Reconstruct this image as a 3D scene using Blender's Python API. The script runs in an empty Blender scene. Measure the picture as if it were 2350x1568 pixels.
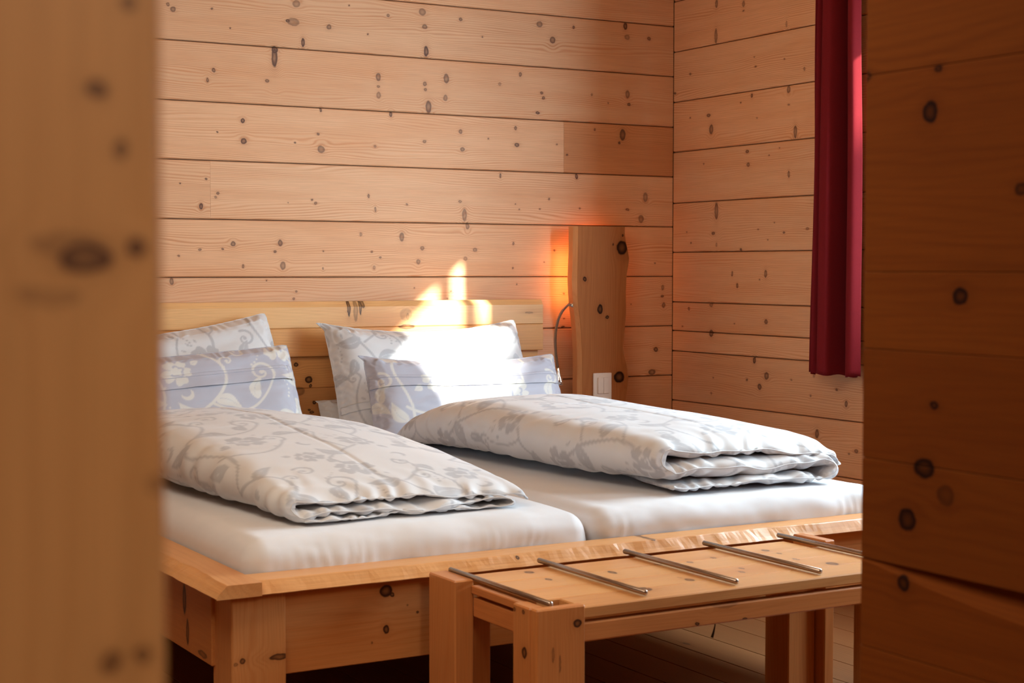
import bpy, bmesh, math, random
import numpy as np
from mathutils import Vector, Matrix

S = bpy.context.scene
COL = S.collection
D = bpy.data

# ------------------------------------------------------------------ camera
cam_d = D.cameras.new('camera')
cam = D.objects.new('camera', cam_d)
COL.objects.link(cam)
YAW, PITCH, ROLL = 0.5254, -0.0453, 0.0008
fw = Vector((math.sin(YAW)*math.cos(PITCH), math.cos(YAW)*math.cos(PITCH), math.sin(PITCH)))
rt = Vector((math.cos(YAW), -math.sin(YAW), 0))
up = rt.cross(fw)
r2 = rt*math.cos(ROLL) + up*math.sin(ROLL)
u2 = -rt*math.sin(ROLL) + up*math.cos(ROLL)
m3 = Matrix((r2, u2, -fw)).transposed()
cam.matrix_world = Matrix.Translation((-3.916, -5.4292, 1.15)) @ m3.to_4x4()
cam_d.sensor_width = 36
cam_d.lens = 3690.6/2350*36
cam_d.clip_start = 0.05
cam_d.dof.use_dof = True
cam_d.dof.focus_distance = 5.0
cam_d.dof.aperture_fstop = 7.5
S.camera = cam

# ------------------------------------------------------------------ world, sun, light
w = D.worlds.new('world'); S.world = w; w.use_nodes = True
bg = w.node_tree.nodes['Background']
bg.inputs[0].default_value = (0.75, 0.88, 1.0, 1)
bg.inputs[1].default_value = 1.0

def light(name, kind, loc, energy, color, direction=None, **kw):
    l = D.lights.new(name, kind); l.energy = energy; l.color = color
    for k, v in kw.items(): setattr(l, k, v)
    o = D.objects.new(name, l); COL.objects.link(o); o.location = loc
    if direction is not None:
        o.rotation_euler = Vector(direction).to_track_quat('-Z', 'Y').to_euler()
    return o
SUN_DIR = (-1.0, 1.40, -0.80)
light('sun', 'SUN', (3, -4, 5), 30.0, (1.0, 0.96, 0.88), SUN_DIR, angle=math.radians(1.3))
light('window_daylight', 'AREA', (0.115, -2.0, 1.51), 105.0, (0.70, 0.86, 1.0), (-1, 0, -0.05),
      shape='RECTANGLE', size=1.02, size_y=1.25)
light('second_window_daylight', 'AREA', (0.115, -3.45, 1.51), 55.0, (0.70, 0.86, 1.0), (-1, 0, -0.05),
      shape='RECTANGLE', size=1.02, size_y=0.8)
light('room_fill', 'AREA', (-3.2, -2.8, 2.36), 30.0, (1.0, 0.82, 0.63), (0.75, 0.3, -1), shape='DISK', size=1.4)  # added warm fill, aimed to brighten the right wall
light('door_fill', 'AREA', (-3.15, -6.25, 2.25), 23.0, (1.0, 0.84, 0.62), (-0.7, 1.5, -0.9), shape='DISK', size=0.7)  # added fill behind the camera to brighten the near door

S.view_settings.view_transform = 'Standard'
S.view_settings.look = 'None'
S.view_settings.gamma = 1
S.view_settings.use_curve_mapping = False
S.view_settings.exposure = 0.20
S.cycles.use_denoising = True
S.cycles.max_bounces = 10
S.cycles.diffuse_bounces = 6
S.cycles.transparent_max_bounces = 8
S.cycles.sample_clamp_indirect = 6
S.cycles.caustics_reflective = False
S.cycles.caustics_refractive = False

# ------------------------------------------------------------------ node helpers
class NT:
    def __init__(self, nt): self.t = nt
    def n(self, typ, **kw):
        x = self.t.nodes.new(typ)
        for k, v in kw.items(): setattr(x, k, v)
        return x
    def put(self, sock, v):
        if v is None: return
        if isinstance(v, bpy.types.NodeSocket): self.t.links.new(v, sock)
        elif isinstance(v, (tuple, list)) and len(v) == 3 and sock.type == 'RGBA': sock.default_value = (*v, 1)
        else: sock.default_value = v
    def m(self, op, a, b=None, c=None, clamp=False):
        x = self.n('ShaderNodeMath', operation=op, use_clamp=clamp)
        for i, v in enumerate((a, b, c)): self.put(x.inputs[i], v)
        return x.outputs[0]
    def v(self, op, a, b=None):
        x = self.n('ShaderNodeVectorMath', operation=op)
        self.put(x.inputs[0], a); self.put(x.inputs[1], b)
        return x.outputs['Value'] if op in ('LENGTH', 'DOT_PRODUCT', 'DISTANCE') else x.outputs[0]
    def noise(self, vec, scale=1.0, detail=2.0, rough=0.5, dist=0.0):
        x = self.n('ShaderNodeTexNoise')
        self.put(x.inputs['Vector'], vec); x.inputs['Scale'].default_value = scale
        x.inputs['Detail'].default_value = detail; x.inputs['Roughness'].default_value = rough
        x.inputs['Distortion'].default_value = dist
        return x.outputs['Fac']
    def mr(self, val, a, b, c=0.0, d=1.0, smooth=True):
        x = self.n('ShaderNodeMapRange', interpolation_type='SMOOTHSTEP' if smooth else 'LINEAR')
        self.put(x.inputs[0], val)
        for i, q in enumerate((a, b, c, d)): self.put(x.inputs[i+1], q)
        return x.outputs[0]
    def mix(self, f, a, b, blend='MIX'):
        x = self.n('ShaderNodeMix', data_type='RGBA', blend_type=blend)
        self.put(x.inputs[0], f); self.put(x.inputs[6], a); self.put(x.inputs[7], b)
        return x.outputs[2]

def make_knot_group():
    g = D.node_groups.new('knot', 'ShaderNodeTree')
    I = g.interface
    for nm, ty in (('Vec', 'NodeSocketVector'), ('C', 'NodeSocketVector'), ('InvR', 'NodeSocketVector'),
                   ('Dark', 'NodeSocketFloat'), ('Core', 'NodeSocketFloat'), ('Halo', 'NodeSocketFloat'), ('Off', 'NodeSocketFloat')):
        I.new_socket(nm, in_out='INPUT', socket_type=ty)
    for nm in ('Core', 'Halo', 'Off'): I.new_socket(nm, in_out='OUTPUT', socket_type='NodeSocketFloat')
    t = NT(g); gi = t.n('NodeGroupInput'); go = t.n('NodeGroupOutput'); i = gi.outputs
    d = t.v('SUBTRACT', i['Vec'], i['C'])
    s = t.v('MULTIPLY', d, i['InvR'])
    q = t.v('LENGTH', s)
    q2 = t.m('MULTIPLY', q, q)
    core = t.m('MULTIPLY', t.mr(q, 1.12, 0.85), i['Dark'])
    # a paler heart inside a dark rim
    core = t.m('MULTIPLY', core, t.mr(q, 0.1, 0.85, 0.55, 1.0))
    halo = t.m('MULTIPLY', t.m('EXPONENT', t.m('MULTIPLY', q2, -0.42)), i['Dark'])
    sep = t.n('ShaderNodeSeparateXYZ'); g.links.new(d, sep.inputs[0])
    off = t.m('MULTIPLY', t.m('MULTIPLY', sep.outputs[1], -0.8), t.m('EXPONENT', t.m('MULTIPLY', q2, -0.20)))
    g.links.new(t.m('MAXIMUM', core, i['Core']), go.inputs[0])
    g.links.new(t.m('MAXIMUM', halo, i['Halo']), go.inputs[1])
    g.links.new(t.m('ADD', off, i['Off']), go.inputs[2])
    return g
KG = make_knot_group()

AX = {'x': (0, 2, 1), 'y': (1, 2, 0), 'z': (2, 0, 1), 'xt': (0, 1, 2), 'zy': (2, 1, 0), 'yt': (1, 0, 2)}   # grain dir, across, depth
def wood(name, base, line, axis='x', knots=(), seed=0.0, origin=(0, 0, 0), spacing=0.0075, amount=0.5,
         red=None, red_amt=0.4, rough=0.5, knotcol=(0.055, 0.022, 0.010), halocol=None, wob=0.05, bump=0.15, coat=0.0, cath=1.0, kdark=1.0, spec=0.3):
    mt = D.materials.new(name); mt.use_nodes = True; nt = mt.node_tree; nt.nodes.clear()
    t = NT(nt); out = t.n('ShaderNodeOutputMaterial'); bs = t.n('ShaderNodeBsdfPrincipled')
    nt.links.new(bs.outputs[0], out.inputs[0])
    co = t.n('ShaderNodeTexCoord').outputs['Object']
    p = t.v('ADD', co, tuple(origin))
    sep = t.n('ShaderNodeSeparateXYZ'); nt.links.new(p, sep.inputs[0])
    a, b, c = AX[axis]
    cmb = t.n('ShaderNodeCombineXYZ')
    nt.links.new(sep.outputs[a], cmb.inputs[0]); nt.links.new(sep.outputs[b], cmb.inputs[1]); nt.links.new(sep.outputs[c], cmb.inputs[2])
    P = cmb.outputs[0]
    # knots live on the jittered coordinate so their outlines are uneven
    jit = t.n('ShaderNodeTexNoise'); nt.links.new(P, jit.inputs['Vector']); jit.inputs['Scale'].default_value = 70
    jit.inputs['Detail'].default_value = 2
    PJ = t.v('ADD', P, t.v('MULTIPLY', t.v('SUBTRACT', jit.outputs['Color'], (0.5, 0.5, 0.5)), (0.006, 0.006, 0.0)))
    core = halo = off = 0.0
    for (ku, kv, ru, rv, dk) in knots:
        gnode = t.n('ShaderNodeGroup'); gnode.node_tree = KG
        nt.links.new(PJ, gnode.inputs['Vec'])
        gnode.inputs['C'].default_value = (ku, kv, 0); gnode.inputs['InvR'].default_value = (1/ru, 1/rv, 0)
        gnode.inputs['Dark'].default_value = min(1.0, dk*kdark)
        t.put(gnode.inputs['Core'], core); t.put(gnode.inputs['Halo'], halo); t.put(gnode.inputs['Off'], off)
        core, halo, off = gnode.outputs
    sp = t.v('ADD', P, (seed*3.7, seed*1.3, seed*2.1))
    sp1 = t.v('MULTIPLY', sp, (1.1*cath, 9.0, 7.0))
    n1 = t.noise(sp1, 1.0, 1.5, 0.45)
    sps = t.n('ShaderNodeSeparateXYZ'); nt.links.new(P, sps.inputs[0])
    vv = t.m('ADD', t.m('ADD', sps.outputs[1], off), t.m('MULTIPLY', sps.outputs[2], 0.73))
    n2 = t.noise(t.v('MULTIPLY', sp, (5.0, 30.0, 30.0)), 1.0, 2.0, 0.5)
    vv = t.m('ADD', vv, t.m('MULTIPLY', n1, wob*2))
    vv = t.m('ADD', vv, t.m('MULTIPLY', n2, 0.004))
    ph = t.m('MULTIPLY', vv, 2*math.pi/spacing)
    ring = t.m('POWER', t.m('MULTIPLY_ADD', t.m('SINE', ph), 0.5, 0.5), 2.2)
    # uneven strength of growth rings
    mod = t.noise(t.v('MULTIPLY', sp, (1.5, 22.0, 15.0)), 1.0, 2.0, 0.6)
    ring = t.m('MULTIPLY', ring, t.mr(mod, 0.3, 0.75, 0.25, 1.0))
    fib = t.noise(t.v('MULTIPLY', sp, (9.0, 420.0, 420.0)), 1.0, 2.0, 0.6)
    blotch = t.noise(t.v('MULTIPLY', sp, (1.6, 7.0, 6.0)), 1.0, 3.0, 0.55)
    col = t.mix(t.m('MULTIPLY', ring, amount), base, line)
    if red is None: red = tuple(l*0.5+bb*0.5 for l, bb in zip(line, base))
    col = t.mix(t.m('MULTIPLY', t.mr(blotch, 0.42, 0.72), red_amt), col, red)
    fb = t.mr(fib, 0.25, 0.75, 0.90, 1.08, False)
    col = t.mix(1.0, col, fb, 'MULTIPLY')
    if knots:
        hc = halocol or tuple(x*0.55 for x in line)
        col = t.mix(t.m('MULTIPLY', halo, 0.38, clamp=True), col, hc)
        col = t.mix(core, col, knotcol)
    nt.links.new(col, bs.inputs['Base Color'])
    bs.inputs['Roughness'].default_value = rough; bs.inputs['Specular IOR Level'].default_value = spec
    if coat: 
        bs.inputs['Coat Weight'].default_value = coat; bs.inputs['Coat Roughness'].default_value = 0.25
    if bump:
        bp = t.n('ShaderNodeBump'); bp.inputs['Strength'].default_value = bump; bp.inputs['Distance'].default_value = 0.001
        hgt = t.m('ADD', t.m('MULTIPLY', ring, 0.5), t.m('MULTIPLY', fib, 0.5))
        nt.links.new(hgt, bp.inputs['Height']); nt.links.new(bp.outputs[0], bs.inputs['Normal'])
    return mt

def plain(name, col, rough=0.5, metal=0.0, var=0.06, scale=40.0, emit=None, es=0.0):
    mt = D.materials.new(name); mt.use_nodes = True; nt = mt.node_tree; t = NT(nt)
    bs = nt.nodes['Principled BSDF']
    co = t.n('ShaderNodeTexCoord').outputs['Object']
    f = t.noise(co, scale, 3.0)
    nt.links.new(t.mix(1.0, col, t.mr(f, 0.2, 0.8, 1-var, 1+var, False), 'MULTIPLY'), bs.inputs['Base Color'])
    bs.inputs['Roughness'].default_value = rough; bs.inputs['Metallic'].default_value = metal
    if emit:
        bs.inputs['Emission Color'].default_value = (*emit, 1); bs.inputs['Emission Strength'].default_value = es
    return mt

def fabric(name, base, prt, rough=0.62, sheen=0.15, pr_rough=0.5, weave=900.0, bump=0.08, crinkle=0.0):
    mt = D.materials.new(name); mt.use_nodes = True; nt = mt.node_tree; t = NT(nt)
    bs = nt.nodes['Principled BSDF']
    at = t.n('ShaderNodeAttribute', attribute_name='print').outputs['Fac']
    co = t.n('ShaderNodeTexCoord').outputs['Object']
    f = t.noise(co, 14.0, 3.0)
    c = t.mix(t.m('MULTIPLY', at, 1.0, clamp=True), base, prt)
    c = t.mix(1.0, c, t.mr(f, 0.25, 0.75, 0.97, 1.02, False), 'MULTIPLY')
    nt.links.new(c, bs.inputs['Base Color'])
    nt.links.new(t.mr(at, 0.0, 1.0, rough, pr_rough, False), bs.inputs['Roughness'])
    bs.inputs['Sheen Weight'].default_value = sheen
    bp = t.n('ShaderNodeBump'); bp.inputs['Strength'].default_value = bump; bp.inputs['Distance'].default_value = 0.0006
    h = t.noise(co, weave, 1.0)
    if crinkle:
        n = t.noise(t.v('MULTIPLY', co, (1.0, 1.0, 1.0)), 60.0, 4.0, 0.6, 0.6)
        h = t.m('ADD', h, t.m('MULTIPLY', n, crinkle))
    nt.links.new(h, bp.inputs['Height']); nt.links.new(bp.outputs[0], bs.inputs['Normal'])
    return mt

# ------------------------------------------------------------------ object helpers
LOC = {}
def thing(name, label, cat, loc=(0, 0, 0), group=None):
    o = D.objects.new(name, None); COL.objects.link(o); o.location = loc; o.empty_display_size = 0.1
    o['label'] = label; o['category'] = cat
    if group: o['group'] = group
    LOC[o.name] = Vector(loc)
    return o
def tag(o, label=None, cat=None, group=None, kind=None):
    for k, v in (('label', label), ('category', cat), ('group', group), ('kind', kind)):
        if v: o[k] = v
    return o
def mesh_obj(name, me, mat, parent=None, smooth=False, origin=None):
    org = LOC[parent.name] if parent is not None else Vector(origin or (0, 0, 0))
    if org.length: me.transform(Matrix.Translation(-org))
    o = D.objects.new(name, me); COL.objects.link(o)
    if mat: me.materials.append(mat)
    if smooth: me.shade_smooth()
    if parent is not None: o.parent = parent
    else: o.location = org
    LOC[o.name] = org
    return o
def bm_obj(name, bm, mat, parent=None, smooth=False, origin=None):
    bmesh.ops.recalc_face_normals(bm, faces=bm.faces)
    me = D.meshes.new(name); bm.to_mesh(me); bm.free()
    return mesh_obj(name, me, mat, parent, smooth, origin)
def add_box(bm, x0, x1, y0, y1, z0, z1, bev=0.0, seg=1):
    r = bmesh.ops.create_cube(bm, size=1.0)
    vs = r['verts']
    for v in vs:
        v.co = Vector(((x0+x1)/2 + v.co.x*(x1-x0), (y0+y1)/2 + v.co.y*(y1-y0), (z0+z1)/2 + v.co.z*(z1-z0)))
    if bev:
        es = list({e for v in vs for e in v.link_edges})
        bmesh.ops.bevel(bm, geom=es, offset=bev, segments=seg, affect='EDGES', profile=0.5)
def box(name, x0, x1, y0, y1, z0, z1, mat, parent=None, bev=0.002, seg=1, origin=None):
    bm = bmesh.new(); add_box(bm, x0, x1, y0, y1, z0, z1, bev, seg)
    return bm_obj(name, bm, mat, parent, False, origin)
def prism(name, pts, axis, a0, a1, mat, parent=None, bev=0.0, origin=None):
    """extrude a polygon given in the two other axes along axis"""
    bm = bmesh.new(); i = 'xyz'.index(axis)
    def P(p, a):
        q = list(p); q.insert(i, a); return bm.verts.new(q)
    A = [P(p, a0) for p in pts]; B = [P(p, a1) for p in pts]
    n = len(pts)
    bm.faces.new(A); bm.faces.new(B[::-1])
    for k in range(n): bm.faces.new((A[k], B[k], B[(k+1) % n], A[(k+1) % n]))
    if bev: bmesh.ops.bevel(bm, geom=list(bm.edges), offset=bev, segments=1, affect='EDGES')
    return bm_obj(name, bm, mat, parent, False, origin)
def loft(name, rings, mat, parent=None, smooth=False, caps=True, origin=None):
    """rings: (n, m, 3) closed cross sections"""
    R = np.asarray(rings, float); n, m, _ = R.shape
    f = []
    for i in range(n-1):
        for j in range(m):
            f.append((i*m+j, i*m+(j+1) % m, (i+1)*m+(j+1) % m, (i+1)*m+j))
    if caps: f.append(tuple(range(m))[::-1]); f.append(tuple((n-1)*m+j for j in range(m)))
    me = D.meshes.new(name); me.from_pydata(R.reshape(-1, 3).tolist(), [], f); me.update()
    bm = bmesh.new(); bm.from_mesh(me); bmesh.ops.recalc_face_normals(bm, faces=bm.faces); bm.to_mesh(me); bm.free()
    return mesh_obj(name, me, mat, parent, smooth, origin)
def tube(name, pts, rad, mat, parent=None, seg=12, origin=None):
    pts = [Vector(p) for p in pts]; rings = []
    rads = rad if isinstance(rad, (list, tuple)) else [rad]*len(pts)
    nrm = None
    for i, p in enumerate(pts):
        d = (pts[min(i+1, len(pts)-1)] - pts[max(i-1, 0)]).normalized()
        if nrm is None: nrm = d.orthogonal().normalized()
        nrm = (nrm - d*nrm.dot(d)).normalized(); b = d.cross(nrm)
        rings.append([p + (nrm*math.cos(t)+b*math.sin(t))*rads[i] for t in [2*math.pi*k/seg for k in range(seg)]])
    return loft(name, rings, mat, parent, True, True, origin)
def K(s): return [tuple(map(float, k.split())) for k in s.split(';')]

# numpy noise
def vnoise(u, v, seed=0):
    u = np.asarray(u, float); v = np.asarray(v, float)
    iu = np.floor(u).astype(np.int64); iv = np.floor(v).astype(np.int64); fu = u-iu; fv = v-iv
    fu = fu*fu*fu*(fu*(fu*6-15)+10); fv = fv*fv*fv*(fv*(fv*6-15)+10)
    def h(a, b):
        x = (a*374761393 + b*668265263 + seed*982451653) & 0xffffffff
        x = ((x ^ (x >> 13))*1274126177) & 0xffffffff
        return ((x ^ (x >> 16)) & 0xffff)/65535.0*2-1
    return (h(iu, iv)*(1-fu)+h(iu+1, iv)*fu)*(1-fv)+(h(iu, iv+1)*(1-fu)+h(iu+1, iv+1)*fu)*fv
def fbm(u, v, seed=0, o=3):
    r = 0; a = 1.0
    for k in range(o): r = r + a*vnoise(u*2**k, v*2**k, seed+k*17); a *= 0.5
    return r
def sstep(a, b, x):
    t = np.clip((x-a)/(b-a), 0, 1); return t*t*(3-2*t)
# ---- measured knots: along, across, radii, depth of tone
K_BACK='-2.14 2.059 0.0065 0.0063 0.6;-2.122 2.044 0.0096 0.0093 0.6;-1.982 2.057 0.0043 0.0041 0.7;-1.665 2.1 0.0154 0.0127 0.45;-1.677 2.034 0.0238 0.0143 0.45;-1.699 2.037 0.0087 0.0057 0.8;-1.538 2.027 0.0089 0.0089 0.6;-1.3 2.087 0.0066 0.0059 0.6;-1.158 2.111 0.015 0.0133 0.5;-1.148 2.057 0.0113 0.0092 0.6;-1.458 2.111 0.0034 0.0031 0.8;-1.915 1.994 0.0032 0.003 0.8;-1.383 2.012 0.0035 0.0032 0.8;-1.64 1.963 0.0071 0.0159 0.85;-1.142 1.966 0.0095 0.0198 0.85;-1.75 1.903 0.0111 0.0343 0.75;-1.749 1.931 0.0119 0.0127 0.9;-1.977 1.844 0.0067 0.0079 0.7;-2 1.808 0.0051 0.0079 0.65;-1.778 1.818 0.0077 0.0057 0.65;-1.341 1.858 0.0101 0.0147 0.6;-1.341 1.823 0.0062 0.0051 0.55;-1.34 1.791 0.0092 0.0131 0.45;-1.148 1.844 0.0077 0.0084 0.6;-1.146 1.823 0.0067 0.0052 0.6;-1.133 1.758 0.0123 0.0232 0.65;-1.871 1.673 0.0076 0.0087 0.8;-1.868 1.601 0.0117 0.0103 0.75;-1.966 1.629 0.0032 0.003 0.8;-1.583 1.638 0.0063 0.005 0.7;-1.571 1.583 0.014 0.0129 0.55;-1.673 1.603 0.0037 0.0034 0.9;-1.572 1.726 0.0042 0.0082 0.95;-1.29 1.723 0.006 0.01 0.95;-1.15 1.628 0.0077 0.006 0.55;-1.355 1.602 0.0056 0.0051 0.5;-2.008 1.463 0.0043 0.0038 0.8;-0.995 2.096 0.0078 0.0069 0.65;-0.645 2.105 0.0142 0.0121 0.55;-0.585 2.048 0.0124 0.0139 0.65;-0.488 2.105 0.0054 0.0071 0.75;-0.241 2.128 0.0098 0.0143 0.8;-0.232 2.085 0.013 0.0108 0.4;-0.125 2.086 0.0089 0.0073 0.65;-0.901 2.037 0.0037 0.0036 0.7;-1.057 1.869 0.0115 0.0183 0.6;-1.061 1.796 0.0096 0.0118 0.5;-0.732 1.905 0.0062 0.0087 0.65;-0.824 1.862 0.0061 0.007 0.4;-0.635 1.838 0.0073 0.0057 0.7;-0.627 1.819 0.0073 0.0059 0.7;-0.229 1.855 0.0109 0.0161 0.55;-0.222 1.815 0.0078 0.0061 0.7;-0.401 1.844 0.0044 0.0064 0.5;-0.653 1.76 0.0103 0.0054 0.8;-0.322 1.815 0.0037 0.0031 0.6;-0.996 1.672 0.0078 0.0086 0.6;-0.988 1.605 0.0098 0.0086 0.6;-0.753 1.695 0.0062 0.0087 0.65;-0.747 1.631 0.0111 0.0079 0.75;-0.874 1.649 0.0034 0.003 0.7;-0.564 1.64 0.0043 0.0037 0.6;-0.252 1.691 0.0141 0.0231 0.7;-0.268 1.658 0.0056 0.0056 0.8;-0.517 1.602 0.0044 0.0037 0.8;-0.386 1.706 0.0045 0.0055 0.7;-0.821 1.51 0.0042 0.0087 0.75;-0.472 1.517 0.0065 0.0107 0.95;-2.102 1.444 0.0031 0.003 0.8;-1.965 1.415 0.0059 0.0053 0.65;-1.973 1.4 0.0051 0.0049 0.5;-2.027 1.367 0.0066 0.0109 0.8;-1.608 1.399 0.0046 0.0038 0.75;-1.594 1.387 0.0063 0.005 0.6;-1.382 1.418 0.0044 0.0083 0.65;-1.355 1.369 0.0044 0.01 0.55;-1.224 1.391 0.0045 0.004 0.6;-1.701 1.386 0.0028 0.0026 0.6;-1.91 1.237 0.0084 0.0095 0.65;-1.732 1.241 0.0092 0.012 0.65;-2.032 1.216 0.0059 0.0049 0.6;-2.109 1.194 0.0042 0.0038 0.65;-1.949 1.218 0.0048 0.0038 0.7;-1.752 1.21 0.0061 0.005 0.7;-1.722 1.16 0.0104 0.0152 0.55;-1.873 1.158 0.0041 0.0073 0.65;-1.246 1.268 0.0099 0.0166 0.55;-1.16 1.227 0.0086 0.008 0.55;-1.177 1.176 0.0086 0.0101 0.5;-1.564 1.213 0.0031 0.0028 0.7;-1.37 1.212 0.0042 0.0039 0.65;-1.335 1.191 0.005 0.0043 0.6;-1.414 1.276 0.0056 0.0075 0.45;-1.36 1.154 0.0056 0.0076 0.4;-1.566 1.149 0.0031 0.0051 0.6;-2.135 1.105 0.0073 0.0124 0.6;-1.671 1.067 0.005 0.0047 0.65;-1.681 1.041 0.005 0.0047 0.6;-1.785 1.107 0.0026 0.0025 0.7;-1.194 1.077 0.0029 0.0026 0.6;-0.998 1.406 0.0069 0.0053 0.5;-0.979 1.355 0.0098 0.0253 0.5;-0.966 1.313 0.0079 0.0136 0.55;-0.753 1.402 0.0032 0.0028 0.7;-0.735 1.382 0.0038 0.0034 0.6;-0.642 1.384 0.0039 0.0034 0.6;-0.6 1.424 0.0055 0.0046 0.65;-0.457 1.39 0.0044 0.0038 0.65;-0.227 1.39 0.0093 0.0056 0.6;-0.139 1.442 0.0111 0.0198 0.5;-0.16 1.353 0.0132 0.0163 0.5;-0.933 1.222 0.0099 0.0078 0.5;-0.975 1.188 0.0088 0.0075 0.4;-0.763 1.248 0.0046 0.0071 0.65;-0.575 1.222 0.0043 0.0037 0.7;-0.622 1.176 0.0033 0.0029 0.6;-0.765 1.153 0.0036 0.0047 0.6;-0.09 1.173 0.0042 0.0035 0.65;-1.038 1.063 0.0048 0.0043 0.5;-1.053 1.035 0.0044 0.0036 0.5;-0.747 1.089 0.0035 0.0034 0.6;-0.53 1.051 0.0052 0.0038 0.6;-0.05 1.073 0.0073 0.0111 0.55;-0.052 1.037 0.0078 0.0057 0.7;-0.045 0.999 0.0078 0.012 0.55;-0.208 1.005 0.0037 0.0031 0.6;-0.083 0.818 0.0113 0.0102 0.75;-0.102 0.725 0.0178 0.012 0.65;-0.53 0.952 0.0048 0.0031 0.6;-0.534 0.92 0.0085 0.0038 0.95'
K_RIGHT='-0.285 2.197 0.0088 0.0157 0.6;-0.456 2.173 0.0084 0.012 0.5;-0.456 2.146 0.0057 0.0036 0.7;-0.283 2.071 0.0096 0.0295 0.55;-0.714 2.063 0.0053 0.0116 0.4;-0.114 1.939 0.0068 0.0049 0.6;-0.533 1.924 0.0056 0.0036 0.7;-0.525 1.961 0.0043 0.0028 0.6;-0.703 1.935 0.0046 0.0031 0.6;-0.817 1.885 0.0057 0.0067 0.5;-0.01 1.87 0.0079 0.0048 0.8;-0.729 1.819 0.0103 0.0148 0.6;-0.511 1.815 0.0064 0.0086 0.9;-0.73 1.761 0.006 0.0035 0.6;-0.238 1.762 0.0123 0.0069 0.7;-0.256 1.705 0.0131 0.0193 0.65;-0.444 1.794 0.0046 0.003 0.7;-0.116 1.762 0.0053 0.0033 0.7;-0.769 1.658 0.0092 0.0245 0.65;-0.543 1.727 0.0045 0.003 0.5;-0.486 1.603 0.0097 0.0065 0.7;-0.492 1.552 0.0097 0.0078 0.65;-0.618 1.58 0.0042 0.0028 0.7;-0.679 1.604 0.0041 0.0027 0.6;-0.734 1.503 0.0061 0.0133 0.65;-0.208 1.571 0.0046 0.0029 0.6;-0.293 1.38 0.0116 0.0349 0.6;-0.274 1.291 0.0105 0.006 0.7;-0.709 1.286 0.0069 0.0044 0.7;-0.842 1.298 0.0083 0.0051 0.5;-0.556 1.301 0.0043 0.0028 0.6;-0.652 1.325 0.0041 0.0028 0.6;-0.614 1.26 0.0044 0.0029 0.6;-0.096 1.3 0.0048 0.003 0.6;-0.126 1.255 0.0047 0.0031 0.7;-0.45 1.225 0.0065 0.0047 0.8;-0.295 1.246 0.0051 0.009 0.4;-0.603 1.131 0.0086 0.0152 0.6;-0.397 1.13 0.005 0.0097 0.65;-0.567 1.109 0.0042 0.0028 0.6;-0.43 1.084 0.0058 0.0097 0.7;-0.608 0.948 0.0107 0.0094 0.65;-0.264 0.892 0.0132 0.0143 0.7;-0.114 0.987 0.0054 0.0074 0.65;-0.413 0.935 0.0044 0.0029 0.6;-0.07 0.914 0.0048 0.003 0.6;-0.263 1.006 0.0117 0.009 0.5;-0.539 0.798 0.0088 0.0129 0.85;-0.613 0.741 0.0133 0.0145 0.65;-0.572 0.697 0.0114 0.0112 0.7;-0.494 0.719 0.0062 0.0054 0.7;-0.28 0.715 0.0046 0.0029 0.6;-0.267 0.651 0.0052 0.0055 0.5;-0.759 0.735 0.005 0.0034 0.5;-1.01 0.714 0.0059 0.0039 0.7;-1.061 0.667 0.0076 0.012 0.65;-0.868 0.682 0.0044 0.0051 0.6;-0.886 0.757 0.0063 0.0043 0.5;-0.906 0.545 0.0099 0.0163 0.65;-1.116 0.502 0.0104 0.007 0.6;-1.078 0.489 0.0053 0.0034 0.6'
K_PART='-3.844 1.399 0.0084 0.007 0.7;-3.971 1.396 0.0069 0.0051 0.9;-3.958 1.344 0.0129 0.0143 1;-4.012 1.117 0.0123 0.0114 1;-4.106 1.243 0.0107 0.0074 0.8;-3.97 0.981 0.0077 0.0052 1;-3.955 0.901 0.0182 0.0134 1;-3.992 0.871 0.0148 0.0132 0.5;-3.926 0.832 0.0156 0.0147 1;-3.921 0.75 0.0111 0.0109 1'
K_DOOR='-3.749 1.216 0.0039 0.0035 0.9;-3.739 1.195 0.0033 0.0032 0.8;-3.736 1.249 0.003 0.0029 0.8;-3.734 1.157 0.0037 0.0036 1;-3.753 1.154 0.0101 0.0058 1;-3.727 1.068 0.0041 0.0037 0.4;-3.745 1.001 0.0046 0.0043 0.8;-3.733 1.003 0.0037 0.0033 0.7;-3.758 1.159 0.015 0.0039 0.4;-3.766 1.14 0.0115 0.0035 0.35'
K_PANEL='-0.341 1.233 0.0253 0.0279 1;-0.337 1.281 0.0045 0.0055 1;-0.383 1.246 0.0044 0.0054 0.9;-0.515 1.109 0.0084 0.0088 1;-0.443 0.991 0.0126 0.0192 1;-0.41 0.959 0.0085 0.0072 1;-0.352 0.72 0.0253 0.0228 1'
K_HEAD='-1.503 1.009 0.0063 0.0351 0.95;-1.476 0.999 0.009 0.0415 0.5;-1.457 1.012 0.0055 0.032 0.9;-1.446 1.021 0.0073 0.0146 0.8;-1.266 0.972 0.0057 0.0132 0.5;-1.273 0.98 0.0255 0.0229 0.25;-1.27 0.935 0.0363 0.0084 0.8;-1.7 0.806 0.0087 0.0081 1;-1.651 0.75 0.0138 0.0128 1;-1.645 0.727 0.0054 0.0066 1;-1.69 0.71 0.0238 0.0159 0.5;-1.63 0.667 0.0071 0.0066 1;-1.65 0.64 0.0054 0.0034 1;-1.64 0.632 0.0088 0.005 0.9;-0.743 0.98 0.0199 0.0037 0.5'
K_BEDF='-2.367 0.428 0.0154 0.0141 1;-2.352 0.418 0.0057 0.0052 1;-2.367 0.341 0.0079 0.0102 1;-2.288 0.371 0.0031 0.0028 1;-2.313 0.39 0.0025 0.0023 0.6;-2.402 0.315 0.0024 0.0023 0.7;-1.665 0.29 0.012 0.01 0.8'
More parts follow.
